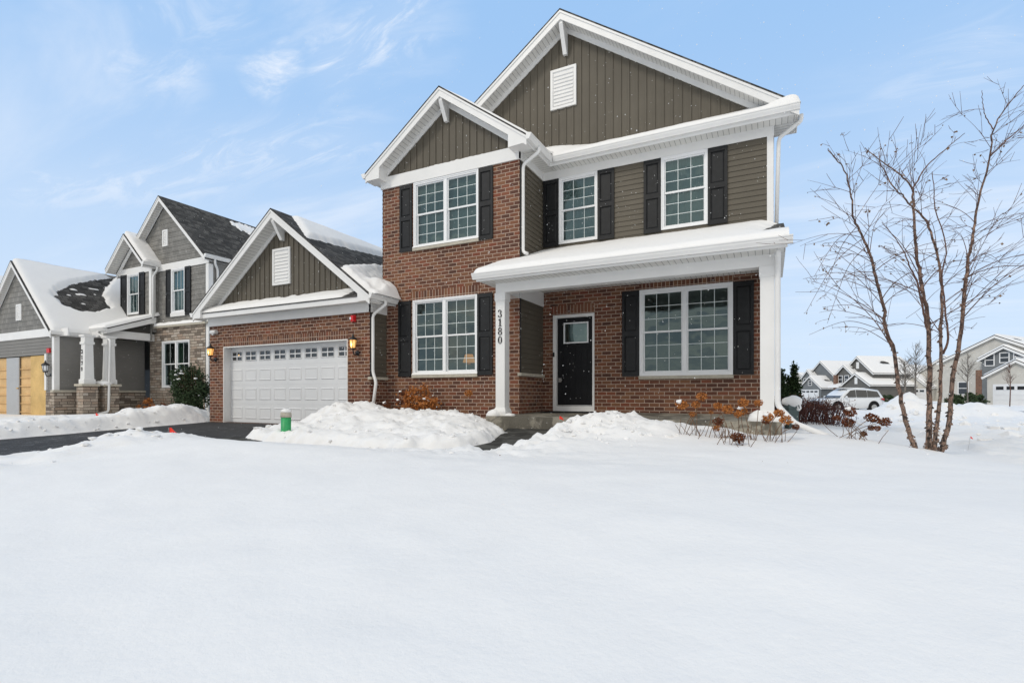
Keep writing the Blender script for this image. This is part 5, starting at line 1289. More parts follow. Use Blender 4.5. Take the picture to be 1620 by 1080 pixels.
for si, (pp, w0, w1, r0, r1) in enumerate(STEMS):
    P = smooth_path(pxpath(pp, w0, w1, 0.02, si), 4); m = len(P)
    P = [p + Vector((rg.gauss(0, 1), rg.gauss(0, 1), 0)) * (0.006 if si < 4 else 0.004) for p in P]
    rad = [(r0 + (r1 - r0) * (i / (m - 1)) ** 0.70) * (1 + 0.10 * mnoise.noise(Vector((i * 0.9, si, 0)))) for i in range(m)]
    if si < 4: rad[0] *= 1.25; rad[1] *= 1.12
    if si == 0: LEFT = P
    mb = MB().tube(P, rad, 12 if si < 4 else 6)
    if si < 4:
        st = mb.build("trunk", M['bark'], birch); fl = MB()
        for k in range(130):                                                # curls of peeling bark, thicker towards the foot
            f = rg.random() ** 1.7 * 0.55; i = int(f * (m - 1)); c = P[i].lerp(P[min(i + 1, m - 1)], rg.random()); q = rg.random() * 6.28
            d = Vector((math.cos(q), math.sin(q), 0)); s = rg.uniform(0.010, 0.030) * (1.2 - f); a = c + d * rad[i] * 0.94; tz = Vector((-d.y, d.x, 0)); h = Vector((0, 0, s * rg.uniform(0.6, 1.7))); cu = rg.uniform(-0.2, 0.7)
            e1 = a + d * s * 0.7 + tz * s * 0.6 * cu; e2 = a + d * s * 1.1 + tz * s * 1.3 * cu + h * 0.2
            fl.add((a, a + h, e1 + h * rg.uniform(0.1, 0.9), e2 * 0.6 + e1 * 0.4), ((0, 1, 2), (0, 2, 3)))
        tag(fl.build("bark_curl", M['bark'], st), kind='stuff')
    else: mb.build("limb", M['twig'], birch)
    # side branches: leave the stem upward, bow over towards their tips, carry fine twigs
    nb_ = (26, 22, 20, 34, 9, 9, 3, 5, 1)[si]
    for k in range(nb_):
        f = 0.20 + 0.72 * (k + rg.random()) / nb_ if si < 4 else rg.uniform(0.15, 0.95)
        i = min(int(f * (m - 1)), m - 2); c = P[i]; b = MB()
        side = (-1 if rg.random() < (0.86, 0.62, 0.55, 0.14, 0.75, 0.4, 0.3, 0.2, 0.5)[si] else 1)
        az = rg.gauss(0, 0.75); d = (Vector((CT, ST, 0)) * side * math.cos(az) + Vector((-ST, CT, 0)) * math.sin(az))
        L = (rg.uniform(0.5, 1.35) if si < 4 else rg.uniform(0.3, 0.75)) * (1.15 - 0.75 * f); el = rg.uniform(0.55, 1.15); rb = max(0.0038, min(rad[i] * 0.30, 0.0068)) * (0.7 + 0.4 * L)
        if si == 3 and f < 0.6 and side > 0: L *= 1.25
        pts = [c]; v = (d * math.cos(el) + Vector((0, 0, math.sin(el)))).normalized(); n_ = 9; wob = Vector((0, 0, 0))
        bend = rg.uniform(-0.17, -0.02) if f < 0.6 else rg.uniform(-0.05, 0.08)
        for j in range(n_):
            wob = wob * 0.6 + Vector((rg.gauss(0, 1), rg.gauss(0, 1), rg.gauss(0, 1))) * 0.020
            v = (v + Vector((0, 0, bend)) + wob).normalized(); pts.append(pts[-1] + v * L / n_)
        b.tube(pts, [rb * (1 - 0.72 * j / n_) for j in range(n_ + 1)], 5)
        for q in range(rg.randint(2, 5) if f < 0.7 else rg.randint(1, 3)):
            j = rg.randint(2, n_ - 1); dv = (pts[j + 1] - pts[j]).normalized(); sd_ = dv.cross(Vector((rg.gauss(0, 1), rg.gauss(0, 1), rg.gauss(0, 1)))).normalized()
            tv = (dv * 0.85 + sd_ * 0.5 + Vector((0, 0, 0.12))).normalized(); tl = L * rg.uniform(0.25, 0.65); tp = [pts[j]]
            for _ in range(5):
                tv = (tv + Vector((rg.gauss(0, 1), rg.gauss(0, 1), rg.gauss(0, 1))) * 0.05).normalized(); tp.append(tp[-1] + tv * tl / 5)
            b.tube(tp, [0.0029 - 0.00025 * j2 for j2 in range(6)], 4)
            if rg.random() < 0.6:
                j2 = rg.randint(2, 4); tv2 = (tv + Vector((rg.gauss(0, 1), rg.gauss(0, 1), rg.gauss(0, 1))) * 0.6).normalized(); b.tube([tp[j2], tp[j2] + tv2 * tl * 0.25, tp[j2] + tv2 * tl * 0.5 + Vector((0, 0, .01))], [0.003, 0.0025, 0.002], 4)
            leafpts.append(tp[rg.randint(2, 5)])
            if rg.random() < 0.3: leafpts.append(tp[5])
        leafpts.append(pts[-1])
        b.build("branch", M['twig'], birch); npart += 1
mb = MB()
for p in leafpts:
    if rg.random() < 0.27:
        for _ in range(rg.choice((1, 1, 1, 2, 3))): mb.leaf(p + Vector((rg.gauss(0, .012), rg.gauss(0, .012), -rg.random() * .02)), rg.uniform(0.020, 0.045), rg, 0.62, 1.0)
for k in range(13):                                                         # hair-thin arching twigs on the left that keep their leaves
    i0 = 13 + k * 2; a = LEFT[min(i0, len(LEFT) - 8)]; e = at(rg.uniform(1266, 1318), rg.uniform(385, 535), w=rg.uniform(6.5, 7.0)); m_ = a.lerp(e, 0.5) + Vector((0, 0, rg.uniform(0.06, 0.22)))
    pts = smooth_path([a, m_, e], 8); MB().tube(pts, [0.0052 - 0.0034 * j / (len(pts) - 1) for j in range(len(pts))], 5).build("branch", M['twig'], birch)
    for j in range(rg.randint(4, 8)):
        q = pts[rg.randint(len(pts) // 2, len(pts) - 1)]; t_ = q + Vector((rg.gauss(0, .05), rg.gauss(0, .05), -rg.uniform(0.0, .07))); mb.tube([q, (q + t_) / 2 + Vector((0, 0, .008)), t_], [0.002, 0.0016, 0.0014], 4); mb.leaf(t_, rg.uniform(0.020, 0.036), rg, 0.55, 1.0)
tag(mb.build("leaf", M['bleaf'], birch), "few withered brown leaves still hanging", kind='stuff')

# ---------------------------------------------------------------- shrubs, dried flowers
def hydrangea(heads, w, base, label, dark=(), snowy=()):
    """dried hydrangea: (px,py,radius px) of every flower head, base = (px,py) where the stems leave the snow"""
    b0 = at(*base, w=w); gz = HS(b0.x, b0.y); r_ = random.Random(int(base[0])); o = thing("dried_hydrangea", label, "shrub", (b0.x, b0.y, gz), "dried hydrangeas poking out of the snow")
    for i, (x, y, rp) in enumerate(heads):
        c = at(x, y, w=w + r_.uniform(-0.25, 0.25)); rr = rp * w / F; hb = MB()
        for k in range(int(230 if rp > 4 else 130)):
            d = Vector((r_.gauss(0, 1), r_.gauss(0, 1), r_.gauss(0, 1))).normalized(); f = 0.45 + 0.55 * r_.random() ** 0.5
            hb.leaf(c + Vector((d.x, d.y, d.z * 0.78)) * rr * f, rr * r_.uniform(0.22, 0.38), r_, 0.9)
        hd = hb.build("flower_head", M['hyd2' if i in dark else 'hyd'], o)
        foot = Vector((b0.x + r_.gauss(0, .10), b0.y + r_.gauss(0, .08), 0)); foot.z = HS(foot.x, foot.y) - 0.03
        mid = foot.lerp(c, 0.5) + Vector((r_.gauss(0, .02), r_.gauss(0, .02), 0.05)); sb = MB().tube(smooth_path([foot, mid, c], 4), 0.0042, 5)
        sb.build("stem", M['stem'], o)
        if i in snowy: MB().blob(c + Vector((-rr * 0.3, -rr * .5, rr * 0.55)), rr * 0.42, i, 12, 0.6, (1.2, 1.0, 0.75)).build("snow", M['roofsnow'], hd)
    for k in range(9):
        foot = Vector((b0.x + r_.gauss(0, .11), b0.y + r_.gauss(0, .08), 0)); foot.z = HS(foot.x, foot.y) - 0.03
        top = foot + Vector((r_.gauss(0, .08), r_.gauss(0, .08), r_.uniform(0.12, 0.26))); MB().tube([foot, (foot + top) / 2 + Vector((r_.gauss(0, .008), 0, 0)), top], [0.004, 0.0035, 0.003], 5).build("stem", M['stem'], o)
    return o
hydrangea([(1078.5, 640, 9.5), (1109.6, 627, 8), (1101.5, 640, 7), (1096, 655, 5.5)], 7.0, (1092, 688), "dried hydrangea with four orange heads, the leftmost in front of the porch slab", snowy=(0,))
hydrangea([(1135, 642, 7), (1151, 647, 8.5), (1125, 652, 4), (1136, 667, 7.5), (1134, 677, 6)], 6.85, (1140, 694), "dried hydrangea with five orange heads below the wide porch window", dark=(3,))
hydrangea([(1175.6, 637, 8), (1174, 650, 8.5), (1200, 637, 6.5), (1167, 655, 6)], 6.8, (1180, 692), "dried hydrangea whose orange heads hold a snow tuft left of the right column", snowy=(1,))
hydrangea([(1215.6, 660, 8), (1211, 666, 6), (1232, 653, 8), (1243, 664, 9), (1259, 675, 6)], 6.6, (1224, 700), "dried hydrangea with rust heads arching over the slab corner", snowy=(0,), dark=(1, 4))
hydrangea([(1168, 692, 10), (1160, 690, 5)], 6.3, (1166, 702), "single dark brown hydrangea head bent down onto the snow", dark=(0, 1))
hydrangea([(1345, 651, 9), (1342, 668, 9), (1324, 661, 5.5), (1379, 661, 9.5), (1399.6, 667, 8.5), (1378, 677, 5), (1388, 677, 5), (1366, 686, 5.5)], 6.9, (1352, 695), "dark rust hydrangea standing alone in front of the red twig hedge", dark=(0, 1, 2, 3, 4, 5, 6, 7), snowy=(0,))
hydrangea([(741, 622, 6.5)], 10.4, (742, 652), "lone orange hydrangea head against the brick below the lower bay window")
hydrangea([(612, 640, 6), (636, 622, 5), (633, 636, 6), (640, 650, 6), (628, 646, 4)], 10.9, (634, 662), "hydrangea with snow capped brown heads beside the garage downspout", dark=(0, 1, 2, 3, 4), snowy=(0, 1, 2, 3))

def leafy(name, label, cat, c, rx, ry, h, nleaf, size, mat, stem, seed, group=None, asp=0.6, snowy=0, cone=False, lean=0.0):
    r_ = random.Random(seed); o = thing(name, label, cat, c, group); c = Vector(c); b = MB(); s = MB()
    ns_ = max(6, int(nleaf / 60))
    for k in range(ns_):
        q = r_.random() * 6.28; e = Vector((math.cos(q) * rx * r_.random(), math.sin(q) * ry * r_.random(), h * r_.uniform(0.6, 1.0) * (1 if not cone else 0.95)))
        if cone: e.x *= 1 - e.z / h; e.y *= 1 - e.z / h
        s.tube([c + Vector((e.x * .15, e.y * .15, -0.05)), c + Vector((e.x * .55, e.y * .55, e.z * .5)), c + e], [0.007, 0.005, 0.003], 4)
    s.build("stem", M[stem], o)
    cl = [(r_.random() * 6.28, r_.random(), r_.random()) for _ in range(max(14, nleaf // 45))]
    for k in range(nleaf):
        a, f, g_ = cl[k % len(cl)]; t = g_ ** (1.5 if cone else 0.9); rad = (1 - t) ** 0.8 if cone else math.sqrt(max(0.03, 1 - ((t - 0.42) / 0.60) ** 2))
        p = c + Vector((math.cos(a) * rx * rad * (0.35 + 0.65 * f ** .5), math.sin(a) * ry * rad * (0.35 + 0.65 * f ** .5), t * h))
        if not cone:
            v_ = Vector((math.cos(a), math.sin(a), 0)) * math.sqrt(1 - (2 * g_ - 1) ** 2); v_.z = 2 * g_ - 1; v_ *= (0.25 + 0.75 * f ** 0.4) * (0.8 + 0.35 * ((k % len(cl)) * 0.618 % 1))
            p = c + Vector((v_.x * rx, v_.y * ry, (0.5 + 0.48 * v_.z) * h))
        p += Vector((r_.gauss(0, 1) * rx * .13, r_.gauss(0, 1) * ry * .13, r_.gauss(0, 1) * h * .055)); 
        if p.z < c.z: p.z = c.z + r_.random() * .1
        b.leaf(p, size * r_.uniform(0.6, 1.3), r_, asp, -0.8 if cone else 0)
    b.build("foliage", M[mat], o)
    if snowy:
        sn = MB()
        for k in range(snowy):
            a = r_.random() * 6.28; t = r_.uniform(0.25, 0.98); rad = (1 - t) if cone else math.sqrt(max(0.05, 1 - (t - 0.35) ** 2)); q = c + Vector((math.cos(a) * rx * rad, -abs(math.sin(a)) * ry * rad, t * h)); sn.blob(q, size * r_.uniform(0.25, 0.6), k, 8, 0.4, (1.2, 1.2, 0.6))
        sn.build("snow", M['roofsnow'], o)['kind'] = 'stuff'
    return o
p = at(662, 661, Y=9.25); leafy("dried_shrub", "bushy orange brown shrub still in leaf against the brick under the bay window", "shrub", (p.x, p.y, H(p.x, p.y)), 0.50, 0.27, 0.74, 1500, 0.055, 'rust', 'stem', 5, snowy=5)
p = at(304, 655, Y=10.3); leafy("evergreen_shrub", "dense green evergreen with snow flecks squeezed beside the garage corner", "shrub", (-16.75, 10.35, -0.72), 0.62, 0.5, 1.62, 6500, 0.09, 'ever2', 'stem', 8, snowy=14, asp=0.4)
p = at(228, 645, Y=10.4); leafy("dried_shrub", "thin rust coloured shrub in front of the neighbours' shaded porch", "shrub", (p.x, p.y, -0.8), 0.36, 0.3, 0.72, 420, 0.06, 'rust', 'stem', 9)
p = at(262, 640, Y=10.7); leafy("dried_shrub", "sparse red leaved shrub under the neighbours' stone framed window", "shrub", (p.x, p.y, -0.8), 0.45, 0.2, 0.85, 150, 0.06, 'hyd2', 'stem', 10)
for px_, top, w_, rr, sd_, lb in ((1237, 587, 15.4, 0.20, 21, "arborvitae nearest the house corner, tall narrow and dark green"), (1246, 598, 16.6, 0.22, 22, "shorter arborvitae squeezed between two taller ones"), (1256.5, 582, 15.8, 0.21, 23, "tallest arborvitae, a pointed green spire at the end of the row")):
    q = at(px_, top, w=w_); gz = H(q.x, q.y); leafy("arborvitae", lb, "tree", (q.x, q.y, gz), rr * 1.2, rr * 1.2, (q.z - gz), 2600, 0.085, 'ever', 'stem', sd_, "arborvitae at the right corner of the house", 0.4, cone=True)
# red twig hedge
hc = at(1304, 664, w=10.6); r_ = random.Random(31); hg = thing("barberry_hedge", "bare dark red barberry hedge half buried in snow right of the house", "hedge", (hc.x, hc.y, H(hc.x, hc.y)))
ax = Vector((CT, ST, 0)); ay = Vector((-ST, CT, 0)); tw = MB(); lf = MB()
for k in range(360):
    c = hc + ax * r_.uniform(-0.50, 0.56) + ay * r_.uniform(-0.15, 1.3); c.z = H(c.x, c.y) - 0.05
    h = r_.uniform(0.36, 0.60); v = Vector((r_.gauss(0, .22), r_.gauss(0, .22), 1)).normalized(); pts = [c, c + v * h * .5, c + v * h + Vector((r_.gauss(0, .03), r_.gauss(0, .03), 0))]; tw.tube(pts, [0.0055, 0.004, 0.0025], 4)
    for _ in range(3):
        a = pts[1].lerp(pts[2], r_.random()); e = a + Vector((r_.gauss(0, .08), r_.gauss(0, .08), r_.uniform(.02, .12))); tw.tube([a, e], [0.003, 0.002], 4)
        if r_.random() < 0.8: lf.leaf(e, r_.uniform(.015, .035), r_, 0.6)
tw.build("twig", M['barb'], hg)['kind'] = 'stuff'; lf.build("leaf", M['hyd2'], hg)['kind'] = 'stuff'
# utility pedestal under a tilted snow cap
pc = at(1252, 668, w=8.9); up_ = thing("utility_pedestal", "grey green utility box under a tilted cap of snow by the house corner", "utility box", (pc.x, pc.y, pc.z))
mb = MB(); z0 = pc.z - 0.2; 
def rot_box(mb, c, sx, sy, za, zb, a, tp=1.0):
    ca, sa = math.cos(a), math.sin(a); P = []
    for z, k in ((za, 1.0), (zb, tp)):
        for x, y in ((-sx, -sy), (sx, -sy), (sx, sy), (-sx, sy)): P.append(Vector((c.x + (x * ca - y * sa) * k, c.y + (x * sa + y * ca) * k, z)))
    mb.add(P, ((3, 2, 1, 0), (4, 5, 6, 7), (0, 1, 5, 4), (1, 2, 6, 5), (2, 3, 7, 6), (3, 0, 4, 7)))
rot_box(mb, pc, 0.085, 0.07, z0, pc.z + 0.24, 0.5, 0.97); rot_box(mb, pc, 0.10, 0.085, pc.z + 0.242, pc.z + 0.34, 0.5, 0.86); mb.build("cabinet", M['pedestal'], up_)
mb = MB(); rot_box(mb, pc + ax * 0.085 + Vector((0, -.02, 0)), 0.012, 0.05, z0 + .12, pc.z + 0.20, 0.5); mb.build("cabinet_rib", M['pedestal'], up_)
MB().blob(pc + Vector((0.01, 0, 0.36)), 0.135, 4, 16, 0.25, (1.15, 1.0, 0.75)).blob(pc + ax * 0.09 + Vector((0, 0, 0.27)), 0.09, 7, 14, 0.25, (0.8, 1, 1.1)).build("snow_cap", M['roofsnow'], up_)

# ---------------------------------------------------------------- flags and the green pipe marker
def flag(px, py, w, s, label, lean=0.2, sd=1):
    c = at(px, py, w=w); g_ = H(c.x, c.y); o = thing("marker_flag", label, "flag", (c.x, c.y, g_), "red marker flags in the snow"); r_ = random.Random(sd)
    top = Vector((c.x, c.y, max(c.z, g_ + s * 0.4) + s * 0.6)); MB().tube([Vector((c.x - lean * s, c.y, g_ - 0.05)), top], 0.0022, 5).build("wire", M['steel'], o)
    n_ = 6; vs = []
    for i in range(n_ + 1):
        t = i / n_; d = ax * s * 1.15 * t + ay * s * 0.18 * math.sin(t * 5 + sd) - Vector((0, 0, s * 0.75 * t * t)); hgt = s * (1.0 - 0.35 * t)
        vs += [top + d, top + d - Vector((-0.15 * s * t, 0, hgt))]
    MB().add(vs, [(2 * i, 2 * i + 2, 2 * i + 3, 2 * i + 1) for i in range(n_)], True).build("pennant", M['redflag'], o); return o
flag(267, 689, 8.05, 0.11, "red flag leaning on the snow ridge at the near edge of the driveway", 0.4, 1)
flag(150, 659, 13.3, 0.17, "small red flag in the neighbours' snow before their porch", 0.3, 2)
flag(885, 661, 8.75, 0.055, "tiny red flag in the snow heap by the porch steps", 0.2, 3)
flag(1535, 692, 8.4, 0.035, "scrap of red flag lying flat in the open snow right of the birch", 1.0, 4)
c = at(452.5, 678, w=8.9); gz = H(c.x, c.y); o = thing("pipe_marker", "short bright green pipe topped with snow at the end of the snow bank", "marker", (c.x, c.y, c.z)); rr = 0.082
MB().lathe((c.x, c.y, c.z), [(rr, -0.35), (rr, 0.195), (rr * 0.92, 0.195), (rr * .92, 0.17)], 20).build("pipe", M['green'], o)
MB().lathe((c.x, c.y, c.z), [(rr * 1.06, 0.197), (rr * 1.1, 0.23), (rr * 1.05, 0.275), (rr * 0.8, 0.31), (rr * 0.4, 0.33)], 20).build("cap", M['sill'], o)
MB().blob((c.x, c.y, c.z + 0.30), rr * 1.05, 5, 14, 0.18, (1.0, 1.0, 0.55)).build("snow_cap", M['roofsnow'], o)

# ---------------------------------------------------------------- the parked white car
def suv(loc, rz):
    o = thing("parked_car", "white sport utility vehicle parked across the street behind the hedge", "car", (0, 0, 0))
    SEC = [(-2.36, .52, .95, .70), (-2.30, .42, 1.02, .84), (-2.0, .34, 1.06, .92), (-1.2, .30, 1.08, .95), (0, .28, 1.05, .96), (1.2, .30, 1.02, .95), (1.9, .32, .98, .92), (2.25, .36, .92, .84), (2.36, .48, .84, .70)]
    vs = []; n_ = 10
    for x, zb, zt, hw in SEC:
        for y, z in ((-hw * .9, zb), (-hw, zb + .12), (-hw * 1.0, (zb + zt) / 2), (-hw * .985, zt - .10), (-hw * .90, zt), (hw * .90, zt), (hw * .985, zt - .10), (hw * 1.0, (zb + zt) / 2), (hw, zb + .12), (hw * .9, zb)): vs.append((x, y, z))
    fs = [(i * n_ + k, i * n_ + (k + 1) % n_, (i + 1) * n_ + (k + 1) % n_, (i + 1) * n_ + k) for i in range(len(SEC) - 1) for k in range(n_)] + [tuple(range(n_)), tuple(range(len(SEC) * n_ - 1, len(SEC) * n_ - 1 - n_, -1))]
    b = MB().add(vs, fs, True)
    ROOF = [(-2.30, 1.04, .84, 1.06), (-2.02, 1.62, .70, 1.06), (-1.2, 1.72, .69, 1.06), (-.3, 1.75, .70, 1.06), (.35, 1.68, .69, 1.05), (.75, 1.42, .74, 1.04), (1.15, 1.06, .84, 1.03)]
    vs = []
    for x, zt, hw, zb in ROOF: vs += [(x, -.86, zb - .04), (x, -hw, zt - .05), (x, -hw * .85, zt), (x, hw * .85, zt), (x, hw, zt - .05), (x, .86, zb - .04)]
    b.add(vs, [(i * 6 + k, i * 6 + k + 1, (i + 1) * 6 + k + 1, (i + 1) * 6 + k) for i in range(len(ROOF) - 1) for k in range(5)], True)
    b.build("body", M['carwhite'], o)
    for s in (-1, 1):
        for poly in ([(-2.02, 1.12), (-1.84, 1.50), (-1.02, 1.60), (-1.0, 1.10)], [(-0.96, 1.10), (-0.98, 1.60), (-0.12, 1.63), (-0.10, 1.10)], [(-0.05, 1.10), (-0.07, 1.63), (0.32, 1.58), (0.86, 1.16), (0.90, 1.10)]):
            vs = [(x, s * (.875 - (z - 1.06) * .235 + .012), z) for x, z in poly]; MB().add(vs, (tuple(range(len(poly))),)).build("side_window", M['dglass'], o)
        for x in (-1.42, 1.46):
            w_ = MB(); w_.tube([(x, s * .70, .37), (x, s * .985, .37)], .37, 20); wo = w_.build("wheel", M['tyre'], o)
            MB().tube([(x, s * .98, .37), (x, s * .995, .37)], [.24, .20], 14).build("rim", M['steel'], wo)
            a_ = MB(); a_.tube([(x, s * .90, .40), (x, s * .964, .40)], .45, 20)
            for k in range(13):
                q = math.pi * k / 12; q2 = math.pi * (k + 1) / 12
                if k < 12: a_.quad(Vector((x + .40 * math.cos(q), s * .962, .37 + .40 * math.sin(q))), Vector((x + .47 * math.cos(q), s * .955, .37 + .47 * math.sin(q))), Vector((x + .47 * math.cos(q2), s * .955, .37 + .47 * math.sin(q2))), Vector((x + .40 * math.cos(q2), s * .962, .37 + .40 * math.sin(q2))))
            a_.build("wheel_arch", M['tyre'], o)
        MB().add([(-2.33, s * .80, .86), (-2.30, s * .93, .88), (-2.0, s * .945, .93), (-2.02, s * .935, 1.04), (-2.30, s * .90, 1.04), (-2.33, s * .80, 1.02)], ((0, 1, 4, 5), (1, 2, 3, 4))).build("tail_lamp", M['tail'], o)
        MB().blob((0.85, s * 1.02, 1.12), .10, 1, 10, 0, (.7, 1, .8)).build("wing_mirror", M['carwhite'], o)
    MB().add([(-2.29, -.66, 1.12), (-2.29, .66, 1.12), (-2.06, .56, 1.56), (-2.06, -.56, 1.56)], ((0, 1, 2, 3),)).build("rear_window", M['dglass'], o)
    MB().add([(1.14, -.74, 1.09), (1.14, .74, 1.09), (.42, .62, 1.64), (.42, -.62, 1.64)], ((0, 1, 2, 3),)).build("windscreen", M['dglass'], o)
    MB().blob((-.4, 0, 1.75), .66, 3, 14, .12, (1.7, .95, .07)).build("roof_snow", M['roofsnow'], o)
    o.location = loc; o.rotation_euler.z = rz; return o
cp = at(1338, 640, w=37.5); suv((cp.x, cp.y, -1.24), math.atan2(-ST, -CT) + R(9))

# ---------------------------------------------------------------- houses across the street
def far_house(name, label, px, w, rz, wallmat, spec, gz=-1.05):
    o = thing(name, label, "house", (0, 0, 0), "snowy houses across the street")
    for kind, *a in spec:
        if kind == 'block':
            x0, x1, y0, y1, zt, rise, mat_ = a; xm = (x0 + x1) / 2; k = rise / (xm - x0)
            b = MB(); lap(b, front(y0), 0, zt, (x0, x1), ex=0.2, pr=0.02); lap(b, front(y0), zt, zt + rise, lambda z: (x0 + (z - zt) / k, x1 - (z - zt) / k), ex=0.2, pr=0.02)
            lap(b, east(x1), 0, zt, (y0, y1), ex=0.2, pr=0.02); lap(b, west(x0), 0, zt, (y0, y1), ex=0.2, pr=0.02); b.quad(Vector((x0, y1, 0)), Vector((x1, y1, 0)), Vector((x1, y1, zt)), Vector((x0, y1, zt))); b.add([(x0, y1, zt), (x1, y1, zt), (xm, y1, zt + rise)], ((0, 1, 2),))
            b.build("wall", M[mat_], o)
            zf = lambda x: zt + rise - k * abs(x - xm); e = 0.35; b = MB()
            for xe in (x0 - e, x1 + e): b.prism([(xm, zf(xm) + .06), (xe, zf(xe) + .06), (xe, zf(xe) - .05), (xm, zf(xm) - .05)], e, y0 - y1 - e, front(y0))
            rf = b.build("roof", M['shingle'], o)
            for xe in (x0 - e, x1 + e):
                b = MB(); b.prism([(xm, zf(xm) - .04), (xe, zf(xe) - .04), (xe, zf(xe) - .30), (xm, zf(xm) - .30)], e - .04, e + .02, front(y0)); b.build("rake_board", M['white'], o)
                sg = 1 if xe > xm else -1; hole = (random.Random(int(px + x0 * 10 + sg)).uniform(.15, .6), random.Random(int(px * 2 + sg)).uniform(.2, .6))
                def T(s, t, p, hole=hole):
                    d = ((s - hole[0]) / .10) ** 2 + ((t - hole[1]) / .13) ** 2 - 1 + 0.8 * nz(Vector((s * 8, t * 8, px)), 1, 1); 
                    return -0.01 if d < 0 else 0.16 * edge_fade(s, t, 0, .06, .04, .04) * min(1, d * 3 + .1)
                snow_sheet(rf, lambda s, t, xe=xe: Vector((xm + (xe - xm) * s, y0 - e + (y1 - y0 + 2 * e) * t, zf(xm + (xe - xm) * s) + .062)), 26, 30, T)
                gb = MB(); gb.box(xe - .06, xe + .06, y0 - e, y1 + e, zf(xe) - .18, zf(xe) - .02); gb.build("gutter", M['white'], o)
        elif kind in ('win', 'swin'):
            u, z, ww, hh, pos = a; fr = front(pos) if kind == 'win' else east(pos); b = MB(); b.rect(u - ww / 2 - .1, u + ww / 2 + .1, z - .1, z + hh + .1, .02, .07, fr); wo = b.build("window", M['white'], o)
            MB().rect(u - ww / 2, u + ww / 2, z, z + hh, .071, .078, fr).build("pane", M['dglass'], wo); b = MB(); b.rect(u - ww / 2, u + ww / 2, z + hh / 2 - .04, z + hh / 2 + .04, .079, .1, fr); b.build("sash_rail", M['white'], wo)
        elif kind == 'gdoor':
            u, ww, hh, pos = a; fr = front(pos); b = MB(); b.rect(u - ww / 2 - .15, u + ww / 2 + .15, 0, hh + .15, .02, .06, fr)
            for j in range(4): b.rect(u - ww / 2, u + ww / 2, hh * j / 4 + .02, hh * (j + 1) / 4 - .02, .06, .09, fr)
            go = b.build("garage_door", M['garage'], o)
            for j in range(4): MB().rect(u - ww / 2 + .12 + ww / 4 * j, u - ww / 2 - .12 + ww / 4 * (j + 1), hh * .78, hh * .95, .091, .096, fr).build("pane", M['dglass'], go)
        elif kind == 'vent': u, z, pos = a; louvre_vent(o, front(pos), u - .3, u + .3, z, z + 1.2, 6)
        elif kind == 'post': x0, x1, y0, y1, z0, z1, m_ = a; MB().box(x0, x1, y0, y1, z0, z1).build("pillar", M[m_], o)
        elif kind == 'shed':
            x0, x1, y0, y1, z0, z1 = a; b = MB(); b.prism([(y0, z0), (y1, z1), (y1, z1 - .2), (y0, z0 - .2)], x0 - x1, 0, east(x1)); b.build("porch_roof", M['roofsnow'], o)
    q = at(px, 640, w=w); o.location = (q.x, q.y, gz); o.rotation_euler.z = rz; return o
face = TH      # local -Y looks back at the camera
far_house("far_house", "grey house with brick pier and bare roof patches behind the white car", 1357, 96, face - R(78), 'brown',
          [('block', -3.2, 3.2, 0, 9.5, 5.3, 2.9, 'brown'), ('block', -3.6, 0.2, -1.2, 1, 5.0, 1.7, 'brown'), ('block', -1.2, 4.4, -2, 8.6, 3.1, 1.95, 'brown'), ('win', -2.6, 3.4, .8, 1.3, -1.2), ('win', -1.2, 3.4, .8, 1.3, -1.2), ('vent', 0, 6.0, 0), ('vent', 1.6, 3.1, -2), ('gdoor', 1.8, 4.0, 2.1, -2), ('post', -3.7, -3.1, -1.8, -1.21, 0, 4.9, 'brick'), ('shed', -3.8, -1.3, -3.0, -1.25, 2.7, 3.4)])
far_house("far_house", "blue grey house with broad white roof left of the white car", 1299, 112, face - R(75), 'bluewall',
          [('block', -3.4, 3.4, 0, 9, 5.3, 3.1, 'bluewall'), ('block', -3.8, -0.8, -1.2, 1, 5.0, 1.6, 'bluewall'), ('block', -1.6, 3.9, -4, 4, 2.8, 2.3, 'bluewall'), ('win', -3.0, 3.3, .8, 1.4, -1.2), ('win', -1.6, 3.3, .8, 1.4, -1.2), ('gdoor', 1.1, 4.2, 2.1, -4), ('win', 1.1, 3.2, .8, .9, -4), ('shed', -4.4, -1.7, -3.4, -1.25, 2.7, 3.4), ('swin', 1.5, 0.9, 1.2, 1.4, 3.9)])
far_house("far_house", "pale house half hidden behind the arborvitae, roof all white", 1262, 128, face - R(62), 'beige',
          [('block', -5, 5, 0, 9, 3.6, 3.0, 'beige'), ('win', -2, 1, 1.2, 1.4, 0), ('win', 2.5, 1, 1.2, 1.4, 0), ('shed', -5, 5, -2.6, 0, 2.4, 3.1)])
far_house("far_house", "beige and grey house with white garage door at the right edge", 1575, 60, face - R(62), 'beige',
          [('block', -5.2, 5.2, 0, 13, 5.3, 2.7, 'beige'), ('block', -0.8, 3.2, -1.2, 1, 5.4, 1.2, 'bluewall'), ('block', 1.0, 5.9, -5, 2, 3.3, 1.5, 'beige'), ('gdoor', 3.4, 3.5, 2.1, -5), ('win', -0.1, 4.5, .7, 1.2, -1.2), ('win', 1.2, 4.8, .7, 1.0, -1.2), ('win', 2.4, 4.8, .7, 1.0, -1.2), ('post', -1.4, -0.81, -1.2, 0, 0, 4.0, 'brick'), ('swin', 4, 4.4, .9, 1.2, 5.2), ('swin', 8, 4.4, .9, 1.2, 5.2), ('win', -3, 1.2, .9, 1.4, 0)])
